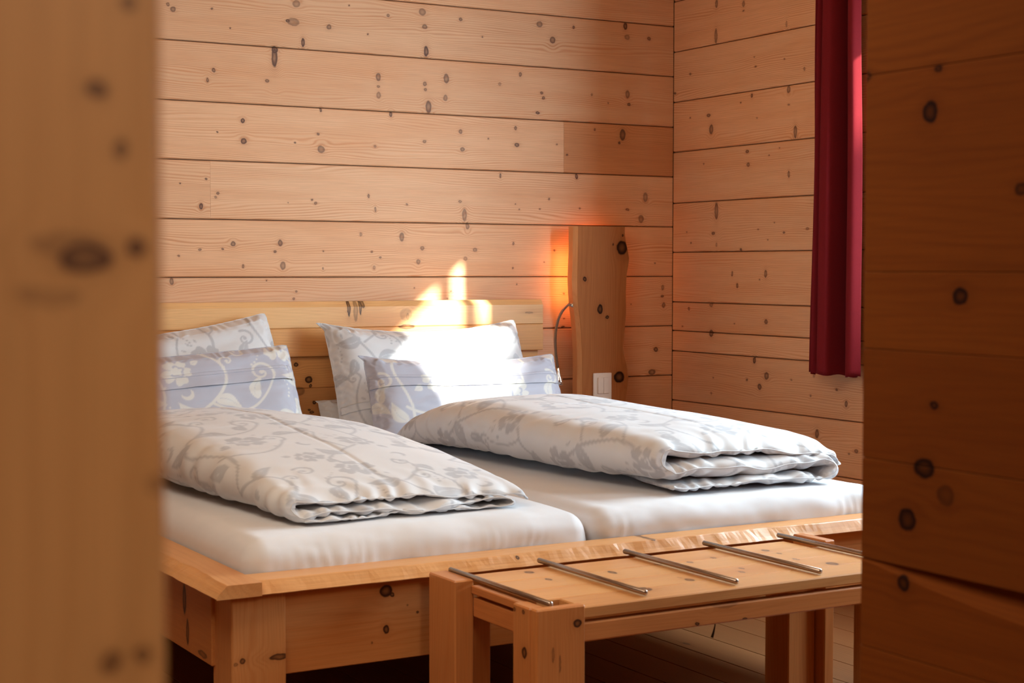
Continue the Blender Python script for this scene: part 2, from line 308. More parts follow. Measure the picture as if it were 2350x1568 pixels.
K_POST='-2.712 0.315 0.0071 0.0059 0.9;-2.63 0.314 0.0224 0.0069 0.9;-2.728 0.309 0.0052 0.004 0.5'
K_RAILF='-2.047 0.48 0.005 0.0039 1;-2.468 0.494 0.0087 0.0027 0.6;-1.658 0.49 0.0081 0.0046 0.8;-2.061 0.514 0.0073 0.0023 0.5'
K_TOP='-2.088 -2.355 0.0105 0.0137 0.9;-2.094 -2.446 0.0061 0.013 0.9;-1.927 -2.448 0.0079 0.0176 0.9;-1.972 -2.639 0.0148 0.0195 0.8;-1.829 -2.604 0.0102 0.0143 0.8;-1.784 -2.419 0.0055 0.0138 0.5;-1.702 -2.434 0.0073 0.0116 0.7;-1.62 -2.415 0.0056 0.0118 0.7;-1.672 -2.588 0.0062 0.0107 0.7;-1.646 -2.554 0.0055 0.0088 0.7;-1.45 -2.398 0.0094 0.0122 0.8;-1.448 -2.447 0.0057 0.0096 0.7;-1.463 -2.525 0.0065 0.0135 0.6;-1.427 -2.611 0.0134 0.0172 0.8;-1.833 -2.573 0.0045 0.0085 0.3;-1.301 -2.469 0.0058 0.0096 0.5'
K_BRAIL='-1.873 0.447 0.0072 0.0087 1;-1.831 0.454 0.0259 0.005 0.7;-1.899 0.404 0.006 0.004 1;-1.772 0.402 0.0074 0.0022 1;-1.825 0.439 0.0353 0.0097 0.35'
K_LEGF='-2.202 0.441 0.0096 0.0083 1;-2.259 0.384 0.0034 0.0161 0.5;-2.243 0.364 0.0023 0.0179 0.6'
K_LEGS='-2.687 0.382 0.0105 0.0117 1;-2.648 0.463 0.0047 0.0047 0.8;-2.683 0.464 0.0054 0.0047 0.9'
K_LEGB='-1.397 0.194 0.0071 0.0154 0.9;-1.538 0.23 0.0056 0.0109 0.6'
# ------------------------------------------------------------------ room shell
L_BASE = (0.71, 0.415, 0.235); L_LINE = (0.52, 0.200, 0.072); L_RED = (0.65, 0.30, 0.13); GREY_KNOT = (0.085, 0.034, 0.022)
O_BASE = (0.58, 0.222, 0.058); O_LINE = (0.43, 0.135, 0.030); O_RED = (0.48, 0.155, 0.036); O_KNOT = (0.035, 0.008, 0.004)
rnd = random.Random(4)
def vary(c, s=0.06, r=rnd):
    k = 1 + r.uniform(-s, s); h = r.uniform(-s, s)*0.4
    return (min(1, c[0]*k), c[1]*k*(1+h), c[2]*k*(1+2*h))
kb = K(K_BACK); kr = K(K_RIGHT)

def knots_in(kl, u0, u1, v0, v1):
    return [k for k in kl if u0-k[2] < k[0] < u1+k[2] and v0-k[3] < k[1] < v1+k[3]]
GAP = 0.0016
wall_b = box('wall_back', -6.0, 0.15, 0.012, 0.16, 0.0, 2.5, plain('dark_log_core', (0.10, 0.05, 0.025), 0.9), bev=0)
tag(wall_b, kind='structure')
def log_plank(prof, axis, a0, a1, z0, z1, ks, parent, nm, base, line, **kw):
    """one plank; along its length the face changes between materials that differ only in the knots they carry"""
    ks = sorted(knots_in(ks, a0, a1, z0, z1)); groups = [ks[i:i+9] for i in range(0, len(ks), 9)] or [[]]
    cuts = [a0]+[(groups[i][-1][0]+groups[i+1][0][0])/2 for i in range(len(groups)-1)]+[a1]
    mats = []
    for i in range(len(groups)):
        mats.append(wood(nm, base, line, axis, [k for k in ks if cuts[i]-.035 < k[0] < cuts[i+1]+.035], **kw))
    i = 'xyz'.index(axis); vs = []; n = len(prof)
    for c in cuts:
        for p in prof:
            q = list(p); q.insert(i, c); vs.append(q)
    fs = []; mi = []
    for k in range(len(cuts)-1):
        for j in range(n): fs.append((k*n+j, k*n+(j+1) % n, (k+1)*n+(j+1) % n, (k+1)*n+j)); mi.append(k)
    fs.append(tuple(range(n))); mi.append(0); fs.append(tuple(range((len(cuts)-1)*n, len(cuts)*n))[::-1]); mi.append(len(cuts)-2)
    me = D.meshes.new('plank'); me.from_pydata(vs, [], fs); me.update()
    for m in mats: me.materials.append(m)
    me.polygons.foreach_set('material_index', mi)
    bm = bmesh.new(); bm.from_mesh(me); bmesh.ops.recalc_face_normals(bm, faces=bm.faces); bm.to_mesh(me); bm.free()
    return mesh_obj('plank', me, None, parent)
def pale_profile(z0, z1):
    return [(0.02, z0+GAP), (0.004, z0+GAP), (0.0, z0+GAP+0.0035), (0.0, z1-GAP-0.003), (0.004, z1-GAP), (0.02, z1-GAP)]
def back_plank(x0, x1, z0, z1, i, base=L_BASE, line=L_LINE, **kw):
    return log_plank(pale_profile(z0, z1), 'x', x0, x1, z0, z1, kb, wall_b, 'pale_pine_log', vary(base), vary(line, .1), seed=i*1.71+3,
                     red=L_RED, knotcol=GREY_KNOT, rough=0.55, kdark=1.25, **kw)
JZ = [1.1185+0.2047*k for k in range(-6, 8)]
JZ[6] = 1.1185; JZ[7] = 1.3224; JZ[8] = 1.5286; JZ[9] = 1.7329; JZ[10] = 1.9395; JZ[11] = 2.1440
zs = [0.0] + [z for z in JZ if z > 0.02] + [2.5]
zs = sorted(set(round(z, 4) for z in zs if z <= 2.5))
for i in range(len(zs)-1):
    z0, z1 = zs[i], zs[i+1]
    if z1-z0 < 0.03: continue
    if abs(z0-1.5286) < 0.01:      # this course is finger-jointed near the corner
        back_plank(-6.0, -0.532, z0, z1, i, amount=.8); back_plank(-0.531, -0.002, z0, z1, i+40, base=(0.58, 0.27, 0.12), line=(0.37, 0.13, 0.045), amount=0.75)
    elif abs(z0-1.3224) < 0.01:
        back_plank(-6.0, -1.9925, z0, z1, i+20, amount=.8); back_plank(-1.992, -0.002, z0, z1, i, amount=.8)
    else:
        back_plank(-6.0, -0.002, z0, z1, i, amount=0.85)

# right wall, with two window openings (the second lies behind the partition)
W1 = (-2.70, -1.28, 0.93, 2.08); W2 = (-3.84, -3.05, 0.93, 2.06)
bm = bmesh.new()
add_box(bm, 0.012, 0.15, -6.5, W2[0], 0, 2.5); add_box(bm, 0.012, 0.15, W2[1], W1[0], 0, 2.5); add_box(bm, 0.012, 0.15, W1[1], 0.0, 0, 2.5)
for wy in (W1, W2):
    add_box(bm, 0.012, 0.15, wy[0], wy[1], 0, wy[2]); add_box(bm, 0.012, 0.15, wy[0], wy[1], wy[3], 2.5)
wall_r = bm_obj('wall_right', bm, plain('dark_log_core_right', (0.10, 0.05, 0.025), 0.9)); tag(wall_r, kind='structure')
def right_plank(y0, y1, z0, z1, i):
    return log_plank(pale_profile(z0, z1), 'y', y0, y1, z0, z1, kr, wall_r, 'pale_pine_log', vary(L_BASE), vary(L_LINE, .1), seed=i*2.31+11,
                     red=L_RED, knotcol=GREY_KNOT, rough=0.55, kdark=1.25, amount=0.8)
zr = [0.0, 0.195, 0.4005, 0.6055, 0.8103, 0.8945, 1.0128, 1.2176, 1.4200, 1.6293, 1.8342, 2.0395, 2.2450, 2.45, 2.5]
for i in range(len(zr)-1):
    z0, z1 = zr[i], zr[i+1]
    if z1-z0 < 0.06: continue
    if z1 <= 0.93 or z0 >= 2.06:
        right_plank(-6.5, -0.002, z0, z1, i)
    else:
        right_plank(W1[1], -0.002, z0, z1, i); right_plank(W2[1], W1[0], z0, z1, i+20); right_plank(-6.5, W2[0], z0, z1, i+40)
        for wy, q in ((W1, 60), (W2, 80)):
            if z0 < wy[2]: right_plank(wy[0], wy[1], z0, wy[2], i+q)
            if z1 > wy[3]: right_plank(wy[0], wy[1], wy[3], z1, i+q)
# thin weathered crack line along the course joint at eye height
# windows
frame_m = wood('window_pine', (0.55, 0.27, 0.10), (0.42, 0.17, 0.06), 'z', seed=5)
gl = D.materials.new('window_glass'); gl.use_nodes = True
nt = gl.node_tree; nt.nodes.clear(); t = NT(nt)
tr = t.n('ShaderNodeBsdfTransparent'); gs = t.n('ShaderNodeBsdfGlossy'); gs.inputs['Roughness'].default_value = 0.02
tr.inputs[0].default_value = (0.97, 0.99, 0.98, 1)
mx = t.n('ShaderNodeMixShader'); oo = t.n('ShaderNodeOutputMaterial')
mx.inputs[0].default_value = 0.06; nt.links.new(tr.outputs[0], mx.inputs[1]); nt.links.new(gs.outputs[0], mx.inputs[2]); nt.links.new(mx.outputs[0], oo.inputs[0])
for n, wy in ((1, W1), (2, W2)):
    y0, y1, z0, z1 = wy
    bm = bmesh.new(); f = 0.045
    add_box(bm, 0.03, 0.09, y0, y0+f, z0, z1, .003); add_box(bm, 0.03, 0.09, y1-f, y1, z0, z1, .003)
    add_box(bm, 0.03, 0.09, y0+f, y1-f, z0, z0+f, .003); add_box(bm, 0.03, 0.09, y0+f, y1-f, z1-f, z1, .003)
    wn = bm_obj('window_%d' % n, bm, frame_m); tag(wn, kind='structure')
    ym = -1.575 if n == 1 else (y0+y1)/2
    box('mullion', 0.035, 0.085, ym-0.016, ym+0.016, z0+f, z1-f, frame_m, wn)
    box('pane', 0.056, 0.060, y0+f, ym-0.016, z0+f, z1-f, gl, wn, bev=0); box('pane', 0.056, 0.060, ym+0.016, y1-f, z0+f, z1-f, gl, wn, bev=0)
    box('window_sill', -0.02, 0.03, y0-0.03, y1+0.0, z0-0.03, z0, frame_m, wn)

# unseen blocks added outside to keep the sun off the window's lower half
tag(box('sun_blocker_tall', 2.9, 3.4, -14.0, -7.20, -0.5, 5.2, plain('sun_blocker_tall_render', (0.62, 0.60, 0.56), 0.9), bev=0), kind='structure')  # taller block, added to stop second-window sun reaching the duvets
tag(box('sun_blocker', 3.0, 3.4, -14.0, 1.0, -0.5, 4.09, plain('sun_blocker_render', (0.62, 0.60, 0.56), 0.9), bev=0), kind='structure')
shell_m = wood('shell_pine', (0.56, 0.31, 0.15), (0.42, 0.19, 0.08), 'x', seed=8)
for nm, b in (('wall_left', (-6.1, -6.0, -6.5, 0.15, 0, 2.5)), ('wall_front', (-6.1, 0.15, -6.6, -6.5, 0, 2.5)), ('ceiling', (-6.1, 0.15, -6.6, 0.16, 2.5, 2.6))):
    tag(box(nm, *b, shell_m, bev=0), kind='structure')
# floor: long pine boards running away from the camera
fl = box('floor', -6.0, 0.012, -6.5, 0.012, -0.06, -0.012, plain('dark_subfloor', (0.05, 0.025, 0.012), 0.9), bev=0); tag(fl, kind='structure')
FB = (0.25, 0.10, 0.034); FLn = (0.14, 0.045, 0.014)
fm = [wood('floor_pine', vary(FB, .08), vary(FLn, .1), 'yt', [(rnd.uniform(-2.6, -0.2), rnd.uniform(-2.0, -0.1), .016, .008, .8) for _ in range(6)],
           seed=20+i*3.1, knotcol=(0.05, 0.02, 0.01), rough=0.42, spacing=0.009, amount=0.6) for i in range(5)]
x = -6.0; i = 0
while x < -0.01:
    x1 = min(x+0.146, 0.0)
    bm = bmesh.new(); add_box(bm, x+0.0012, x1-0.0012, -6.5, 0.0, -0.012, 0.0, 0.0012)
    p = bm_obj('floor_board', bm, fm[(i*3+i//4) % 5], fl); x += 0.146; i += 1
# partition: broad boards stacked on edge, seen from the side, near the camera
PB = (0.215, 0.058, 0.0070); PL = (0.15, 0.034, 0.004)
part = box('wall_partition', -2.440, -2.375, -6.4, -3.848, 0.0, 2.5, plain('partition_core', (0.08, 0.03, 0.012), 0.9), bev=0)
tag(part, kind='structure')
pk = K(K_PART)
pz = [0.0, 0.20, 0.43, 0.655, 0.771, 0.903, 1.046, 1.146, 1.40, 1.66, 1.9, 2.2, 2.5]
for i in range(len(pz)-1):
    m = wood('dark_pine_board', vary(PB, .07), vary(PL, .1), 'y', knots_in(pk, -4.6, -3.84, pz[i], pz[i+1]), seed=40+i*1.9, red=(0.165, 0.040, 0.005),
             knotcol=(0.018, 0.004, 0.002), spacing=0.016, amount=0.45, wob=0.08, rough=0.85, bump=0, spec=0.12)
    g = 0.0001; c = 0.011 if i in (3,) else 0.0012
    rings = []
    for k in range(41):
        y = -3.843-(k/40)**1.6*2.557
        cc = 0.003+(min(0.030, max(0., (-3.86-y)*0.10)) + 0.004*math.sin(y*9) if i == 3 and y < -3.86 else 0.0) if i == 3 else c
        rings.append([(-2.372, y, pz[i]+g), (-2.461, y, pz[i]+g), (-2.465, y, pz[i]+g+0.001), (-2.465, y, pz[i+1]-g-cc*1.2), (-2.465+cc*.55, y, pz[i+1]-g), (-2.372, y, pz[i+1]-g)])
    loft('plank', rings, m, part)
# door leaf right beside the camera
dk = K(K_DOOR)
door = box('door_1', -4.75, -3.726, -4.826, -4.790, 0.02, 2.05, plain('door_core', (0.30, 0.15, 0.06), 0.8), bev=0); tag(door, kind='structure')
DB = (0.40, 0.205, 0.080); DL = (0.33, 0.150, 0.050)
dx = [-4.75, -4.55, -4.35, -4.15, -3.95, -3.722]
for i in range(len(dx)-1):
    ks = [(k[1], k[0], k[3], k[2], k[4]) for k in knots_in(dk, dx[i], dx[i+1], 0, 2.1)]
    m = wood('door_pine', vary(DB, .04), vary(DL, .05), 'z', ks, seed=60+i*2.3, knotcol=(0.06, 0.018, 0.006), spacing=0.018, amount=0.5, rough=0.5, red_amt=0.5)
    box('plank', dx[i]+0.0004, dx[i+1]-0.0004, -4.832, -4.784, 0.02, 2.05, m, door, bev=0.0015 if i < 4 else 0.004)
# ------------------------------------------------------------------ bed frame
def orange(seed, axis='x', knots=(), origin=(0, 0, 0), v=.05, base=O_BASE, line=O_LINE, **kw):
    kw.setdefault('spacing', 0.011); kw.setdefault('amount', 0.42); kw.setdefault('rough', 0.36); kw.setdefault('wob', 0.06)
    return wood('honey_pine', vary(base, v), vary(line, v), axis, knots, seed=seed, origin=origin, red=O_RED, knotcol=O_KNOT, coat=0.10, **kw)
def sw(l): return [(k[1], k[0], k[3], k[2], k[4]) for k in l]
BL = (-1.778, -1.15, 0.0)
bed = thing('bed', 'honey coloured solid pine double bed with waney-edged rails and board headboard', 'bed', BL)
# headboard
kh = K(K_HEAD)
HB = (0.70, 0.35, 0.125); HLn = (0.50, 0.215, 0.07)
def hb(z0, z1, yf, seed, chamf=0.0, base=HB, line=HLn, x0=-2.876, x1=-0.680, kn=True):
    ks = knots_in(kh, -2.4, -0.6, z0, z1) if kn else []
    m = wood('headboard_pine', vary(base, .03), vary(line, .05), 'x', ks, seed=seed, origin=BL, red=O_RED, red_amt=.45, knotcol=O_KNOT, rough=0.38,
             spacing=0.010, amount=0.4, coat=.15)
    pts = [(-0.012, z0), (yf+0.003, z0), (yf, z0+0.003), (yf, z1-chamf-0.002), (yf+chamf*0.75+0.002, z1), (-0.012, z1)]
    return prism('headboard_board', pts, 'x', x0, x1, m, bed)
hb(0.936, 1.031, -0.088, 70, chamf=0.018, base=(0.74, 0.42, 0.18), line=(0.60, 0.30, 0.11))
hb(0.834, 0.9355, -0.088, 71)
hb(0.719, 0.8325, -0.064, 72, x1=-0.690)
hb(0.600, 0.7185, -0.064, 73, x1=-0.690, base=(0.60, 0.28, 0.10))
hb(0.300, 0.5990, -0.064, 74, x1=-0.690, base=(0.60, 0.28, 0.10))
# rails with a waney (bark side) edge
def rail(name, a0, a1, axis, inner, outer, sgn, seed, knots=(), n=120):
    """board lying flat; outer edge slopes outward towards the bottom, edge line wanders"""
    rings = []
    for i in range(n+1):
        s = a0+(a1-a0)*i/n
        w1 = 0.006*fbm(s*3.1, 0.3, seed) + 0.0022*fbm(s*19, 2.2, seed+3)
        w2 = 0.004*fbm(s*2.3, 5.3, seed+5) + 0.0015*fbm(s*25, 1.2, seed+9)
        ot = outer - sgn*(0.020 + abs(w1)*1.2 + w1*0.5); ob = outer + sgn*w2
        pr = [(inner, 0.488), (ot, 0.488), (ot+sgn*0.002, 0.4865), ((ot*0.35+ob*0.65), 0.4715 + w2*0.7), (ob, 0.461), (ob-sgn*0.002, 0.459), (inner, 0.459)]
        rings.append([((s, p, z) if axis == 'x' else (p, s, z)) for p, z in pr])
    return loft(name, rings, orange(seed, axis if axis == 'x' else 'y', knots, BL, base=(0.66, 0.34, 0.135), line=(0.54, 0.23, 0.075), spacing=.018), bed)
rail('foot_rail', -2.683, -0.823, 'x', -2.152, -2.249, -1, 81, K(K_RAILF), 160)
rail('side_rail', -2.252, -0.09, 'y', -2.683, -2.782, -1, 83)
rail('side_rail', -2.252, -0.09, 'y', -0.823, -0.724, 1, 84)
kf = K(K_BEDF)
box('foot_panel', -2.613, -0.893, -2.195, -2.165, 0.270, 0.459, orange(85, 'x', kf, BL, spacing=.02, base=(0.58, 0.245, 0.08)), bed)
box('side_panel', -2.745, -2.715, -2.11, -0.12, 0.285, 0.459, orange(86, 'y', [(-1.93, 0.40, .012, .035, 1), (-1.95, .33, .01, .03, .9), (-2.05, .30, .03, .008, .7)], BL, spacing=.02, base=(0.50, 0.20, 0.06)), bed)
box('side_panel', -0.791, -0.761, -2.11, -0.12, 0.285, 0.459, orange(87, 'y', (), BL), bed)
kp = sw(K(K_POST))
pm = orange(88, 'z', kp, BL, spacing=.008, amount=.35, base=(0.60, 0.27, 0.095))
for (x0, x1) in ((-2.737, -2.613), (-0.893, -0.769)):
    for (y0, y1) in ((-2.212, -2.095), (-0.21, -0.092)):
        box('leg', x0, x1, y0, y1, 0.0, 0.459, pm, bed, bev=0.004, seg=2)
# slatted base carrying the mattresses
for x0, x1 in ((-2.70, -1.79), (-1.766, -0.856)):
    box('slat_base', x0, x1, -2.10, -0.12, 0.325, 0.347, orange(89, 'x', (), BL), bed)

# ------------------------------------------------------------------ bench / luggage rack
BN = (-1.77, -2.50, 0.0)
bench = thing('luggage_bench', 'low honey pine luggage bench with metal rods across its top at the bed foot', 'bench', BN)
kt = K(K_TOP)
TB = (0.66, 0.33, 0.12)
ys = [-2.728, -2.63, -2.525, -2.42, -2.315]
for i in range(len(ys)-1):
    x0 = -2.237 if i in (1, 2) else (-2.182 if i == 0 else -2.237); x1 = -1.325 if i in (0, 3) else -1.27
    if i == 3: x0 = -2.237
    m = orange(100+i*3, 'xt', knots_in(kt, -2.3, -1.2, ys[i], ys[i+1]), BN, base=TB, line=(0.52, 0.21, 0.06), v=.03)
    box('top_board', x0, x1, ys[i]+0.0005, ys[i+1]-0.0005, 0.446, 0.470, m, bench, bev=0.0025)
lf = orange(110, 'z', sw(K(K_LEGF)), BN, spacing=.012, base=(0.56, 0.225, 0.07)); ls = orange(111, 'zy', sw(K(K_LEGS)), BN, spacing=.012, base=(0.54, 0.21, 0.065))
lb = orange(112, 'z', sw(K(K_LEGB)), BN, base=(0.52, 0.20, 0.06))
def bleg(x0, x1, y0, y1, xs, ysp):
    """corner leg: a broad front board and a narrower side board butted behind it"""
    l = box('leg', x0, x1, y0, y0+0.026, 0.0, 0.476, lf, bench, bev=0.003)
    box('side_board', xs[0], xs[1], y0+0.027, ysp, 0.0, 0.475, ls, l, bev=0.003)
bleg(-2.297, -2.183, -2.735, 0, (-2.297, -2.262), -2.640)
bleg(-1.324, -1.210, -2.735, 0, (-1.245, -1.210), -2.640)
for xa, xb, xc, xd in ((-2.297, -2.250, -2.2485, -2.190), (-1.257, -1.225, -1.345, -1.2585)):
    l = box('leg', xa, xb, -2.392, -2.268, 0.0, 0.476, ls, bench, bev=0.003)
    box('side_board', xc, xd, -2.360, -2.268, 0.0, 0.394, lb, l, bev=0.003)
kbR = K(K_BRAIL)
box('rail', -2.182, -1.325, -2.727, -2.700, 0.398, 0.4375, orange(115, 'x', [k for k in kbR], BN, base=(0.58, 0.235, 0.075)), bench, bev=0.003)
box('rail', -2.190, -1.346, -2.320, -2.294, 0.398, 0.4375, orange(116, 'x', (), BN), bench, bev=0.003)
for x0 in (-2.259, -1.27):
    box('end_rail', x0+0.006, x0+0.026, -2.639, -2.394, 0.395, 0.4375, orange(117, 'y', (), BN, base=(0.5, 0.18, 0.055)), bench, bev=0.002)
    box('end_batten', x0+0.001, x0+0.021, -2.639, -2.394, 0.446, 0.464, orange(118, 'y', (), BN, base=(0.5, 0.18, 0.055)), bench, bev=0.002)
steel = D.materials.new('brushed_bronze_steel'); steel.use_nodes = True
b_ = steel.node_tree.nodes['Principled BSDF']; b_.inputs['Metallic'].default_value = 1; b_.inputs['Roughness'].default_value = 0.28; b_.inputs['Base Color'].default_value = (0.42, 0.34, 0.28, 1)
t = NT(steel.node_tree); co = t.n('ShaderNodeTexCoord').outputs['Object']
steel.node_tree.links.new(t.mr(t.noise(t.v('MULTIPLY', co, (900, 8, 900)), 1.0), .3, .7, .2, .38, False), b_.inputs['Roughness'])
first = None
for i, x in enumerate((-2.246, -2.015, -1.777, -1.543, -1.310)):
    if first is None:
        pts = [(x, -2.706, 0.478), (x, -2.704, 0.478), (x, -2.276, 0.478), (x, -2.274, 0.478)]
        first = tube('rod', pts, [0.004, 0.006, 0.006, 0.004], steel, bench, 12); rx = x
    else:
        o = first.copy(); COL.objects.link(o); o.location = (x-rx, 0, 0)
# round felt strap hanging below the front rail
tube('cord', [(-1.824, -2.69, 0.41), (-1.824, -2.69, 0.385), (-1.828, -2.69, 0.37), (-1.832, -2.69, 0.360)], [0.0012, 0.0012, 0.0022, 0.0030], plain('dark_cord', (0.03, 0.015, 0.01), .8), bench, 8)

# ------------------------------------------------------------------ live edge wall panel, light strip, switch
PO = (-0.43, -0.10, 0.3)
pan = thing('wall_panel', 'upright live-edge pine plank standing off the log wall, backlit orange', 'panel', PO)
LE = [(0.30, -0.525), (0.616, -0.522), (0.72, -0.523), (0.83, -0.525), (0.907, -0.530), (0.96, -0.536), (1.00, -0.543), (1.05, -0.5465), (1.111, -0.547), (1.2, -0.545), (1.316, -0.544)]
REg = [(0.30, -0.330), (0.607, -0.324), (0.66, -0.314), (0.711, -0.308), (0.76, -0.315), (0.80, -0.327), (0.834, -0.333), (0.90, -0.328), (0.972, -0.320), (1.06, -0.322), (1.13, -0.318), (1.16, -0.311), (1.19, -0.307), (1.225, -0.314), (1.26, -0.323), (1.29, -0.328), (1.316, -0.3275)]
def itp(tb, z): return float(np.interp(z, [a for a, _ in tb], [b for _, b in tb]))
rings = []
for i in range(90):
    z = 0.30+(1.316-0.30)*i/89
    l = itp(LE, z); r = itp(REg, z); wl = 0.0016*fbm(z*9, 1, 5); 
    rings.append([(l, -0.130, z), (l-0.002, -0.1285, z), (l-0.012+wl, -0.108, z), (l-0.007+wl, -0.068, z), (l-0.005, -0.066, z), (r+0.006, -0.066, z), (r+0.012+wl, -0.090, z), (r+0.002, -0.128, z), (r, -0.130, z)])
lb_ = loft('board', rings, wood('live_edge_pine', (0.40, 0.150, 0.050), (0.27, 0.085, 0.024), 'z', sw(K(K_PANEL)), seed=131, origin=PO, red=(0.34, 0.12, 0.036),
     knotcol=(0.02, 0.006, 0.003), spacing=0.014, amount=0.4, wob=.07, rough=.6, spec=.1), pan)
lb_.data.materials.append(wood('sapwood_edge', (0.66, 0.34, 0.15), (0.54, 0.24, 0.09), 'z', seed=77, origin=PO, rough=.5))
for p_ in lb_.data.polygons:
    if p_.normal.y > -0.75 and abs(p_.normal.z) < .5: p_.material_index = 1
strip_m = plain('light_strip', (0.9, 0.4, 0.2), emit=(1.0, 0.40, 0.12), es=20.0)
strip_w = plain('weak_light_strip', (0.9, 0.4, 0.2), emit=(1.0, 0.26, 0.05), es=5.0)
box('led_strip', -0.535, -0.523, -0.0640, -0.052, 1.01, 1.22, strip_m, pan, bev=0)
box('led_strip', -0.352, -0.344, -0.0640, -0.052, 1.0, 1.22, strip_w, pan, bev=0)
box('led_strip', -0.49, -0.35, -0.0640, -0.052, 1.275, 1.283, strip_w, pan, bev=0)
for zz in (0.45, 0.90, 1.24): box('spacer', -0.47, -0.38, -0.066, 0.0, zz, zz+0.02, frame_m, pan, bev=0)
white = plain('white_plastic', (0.78, 0.68, 0.60), 0.35, var=.01)
swt = thing('switch_socket', 'white double rocker switch above a round socket in one frame, on the upright plank', 'switch', (-0.435, -0.131, 0.66))
box('frame', -0.4775, -0.3925, -0.1385, -0.1305, 0.585, 0.7395, white, swt, bev=0.002)
box('rocker', -0.4605, -0.4355, -0.1455, -0.139, 0.658, 0.7225, white, swt, bev=0.0015)
box('rocker', -0.4345, -0.4095, -0.1455, -0.139, 0.658, 0.7225, white, swt, bev=0.0015)
bm = bmesh.new(); add_box(bm, -0.4605, -0.4095, -0.1445, -0.139, 0.592, 0.6435, .0015)
ins = bm_obj('socket', bm, white, swt)
rings = []
for rr, yy in ((0.0205, -0.1448), (0.0205, -0.1470), (0.0185, -0.1470), (0.018, -0.1462)):
    rings.append([(-0.435+rr*math.cos(a), yy, 0.6175+rr*math.sin(a)) for a in [2*math.pi*k/32 for k in range(32)]])
loft('socket_rim', rings, white, ins, True)
dkp = plain('socket_hole', (0.10, 0.07, 0.06), .6)
for dx_ in (-0.0085, 0.0085):
    tube('pin_hole', [(-0.435+dx_, -0.1460, 0.6175), (-0.435+dx_, -0.1468, 0.6175)], 0.0024, dkp, ins, 12)
box('earth_clip', -0.4375, -0.4325, -0.1478, -0.1462, 0.632, 0.6355, steel, ins, bev=0)

# ------------------------------------------------------------------ gooseneck reading lamp
chrome = D.materials.new('chrome'); chrome.use_nodes = True
b_ = chrome.node_tree.nodes['Principled BSDF']; b_.inputs['Metallic'].default_value = 1; b_.inputs['Roughness'].default_value = 0.16; b_.inputs['Base Color'].default_value = (0.72, 0.70, 0.68, 1)
rib = D.materials.new('ribbed_chrome'); rib.use_nodes = True
b_ = rib.node_tree.nodes['Principled BSDF']; b_.inputs['Metallic'].default_value = 1; b_.inputs['Roughness'].default_value = 0.3; b_.inputs['Base Color'].default_value = (0.60, 0.57, 0.54, 1)
t = NT(rib.node_tree); co = t.n('ShaderNodeTexCoord').outputs['Object']; bp = t.n('ShaderNodeBump'); bp.inputs['Distance'].default_value = 0.002
sp_ = t.n('ShaderNodeSeparateXYZ'); rib.node_tree.links.new(co, sp_.inputs[0])
rib.node_tree.links.new(t.m('SINE', t.m('MULTIPLY', sp_.outputs[2], 1900)), bp.inputs['Height']); rib.node_tree.links.new(bp.outputs[0], b_.inputs['Normal'])
LO = (-0.57, -0.115, 0.98)
lamp = thing('reading_lamp', 'slim chrome gooseneck reading lamp curving down from the upright plank', 'lamp', LO)
ctrl = [(-0.545, -0.098, 1.004), (-0.566, -0.100, 1.0095), (-0.585, -0.112, 1.005), (-0.612, -0.120, 0.985), (-0.634, -0.124, 0.950), (-0.645, -0.125, 0.905), (-0.648, -0.126, 0.865), (-0.646, -0.127, 0.825), (-0.641, -0.128, 0.790), (-0.637, -0.129, 0.762)]
def smooth_path(c, n=60):
    c = [np.array(p) for p in c]; out = []
    c = [2*c[0]-c[1]]+c+[2*c[-1]-c[-2]]
    per = n//(len(c)-3)
    for i in range(1, len(c)-2):
        for k in range(per):
            s = k/per; a, b, d, e = c[i-1:i+3]
            out.append(0.5*((2*b)+(-a+d)*s+(2*a-5*b+4*d-e)*s*s+(-a+3*b-3*d+e)*s**3))
    out.append(c[-2]); return out
tube('gooseneck', smooth_path(ctrl, 72), 0.0056, rib, lamp, 12)
tube('wall_mount', [(-0.535, -0.098, 1.003), (-0.560, -0.099, 1.008)], 0.009, chrome, lamp, 16)
hd = [(-0.637, -0.129, 0.768), (-0.637, -0.129, 0.764), (-0.6365, -0.129, 0.752), (-0.636, -0.130, 0.738), (-0.634, -0.132, 0.720), (-0.632, -0.134, 0.704), (-0.6315, -0.1345, 0.700)]
h_ = tube('lamp_head', hd, [0.004, 0.0062, 0.0075, 0.010, 0.0145, 0.0165, 0.0150], chrome, lamp, 24)
tube('lens', [(-0.6315, -0.1345, 0.701), (-0.6313, -0.1347, 0.6990)], 0.0125, plain('lamp_lens', (0.85, 0.82, 0.78), .3), h_, 20)

# ------------------------------------------------------------------ curtain
CO = (-0.08, -1.08, 0.77)
cur = thing('curtain', 'dark red curtain hanging in deep folds on the right log wall', 'curtain', CO)
nu, nv = 260, 90
zt, zb = 2.34, 0.775
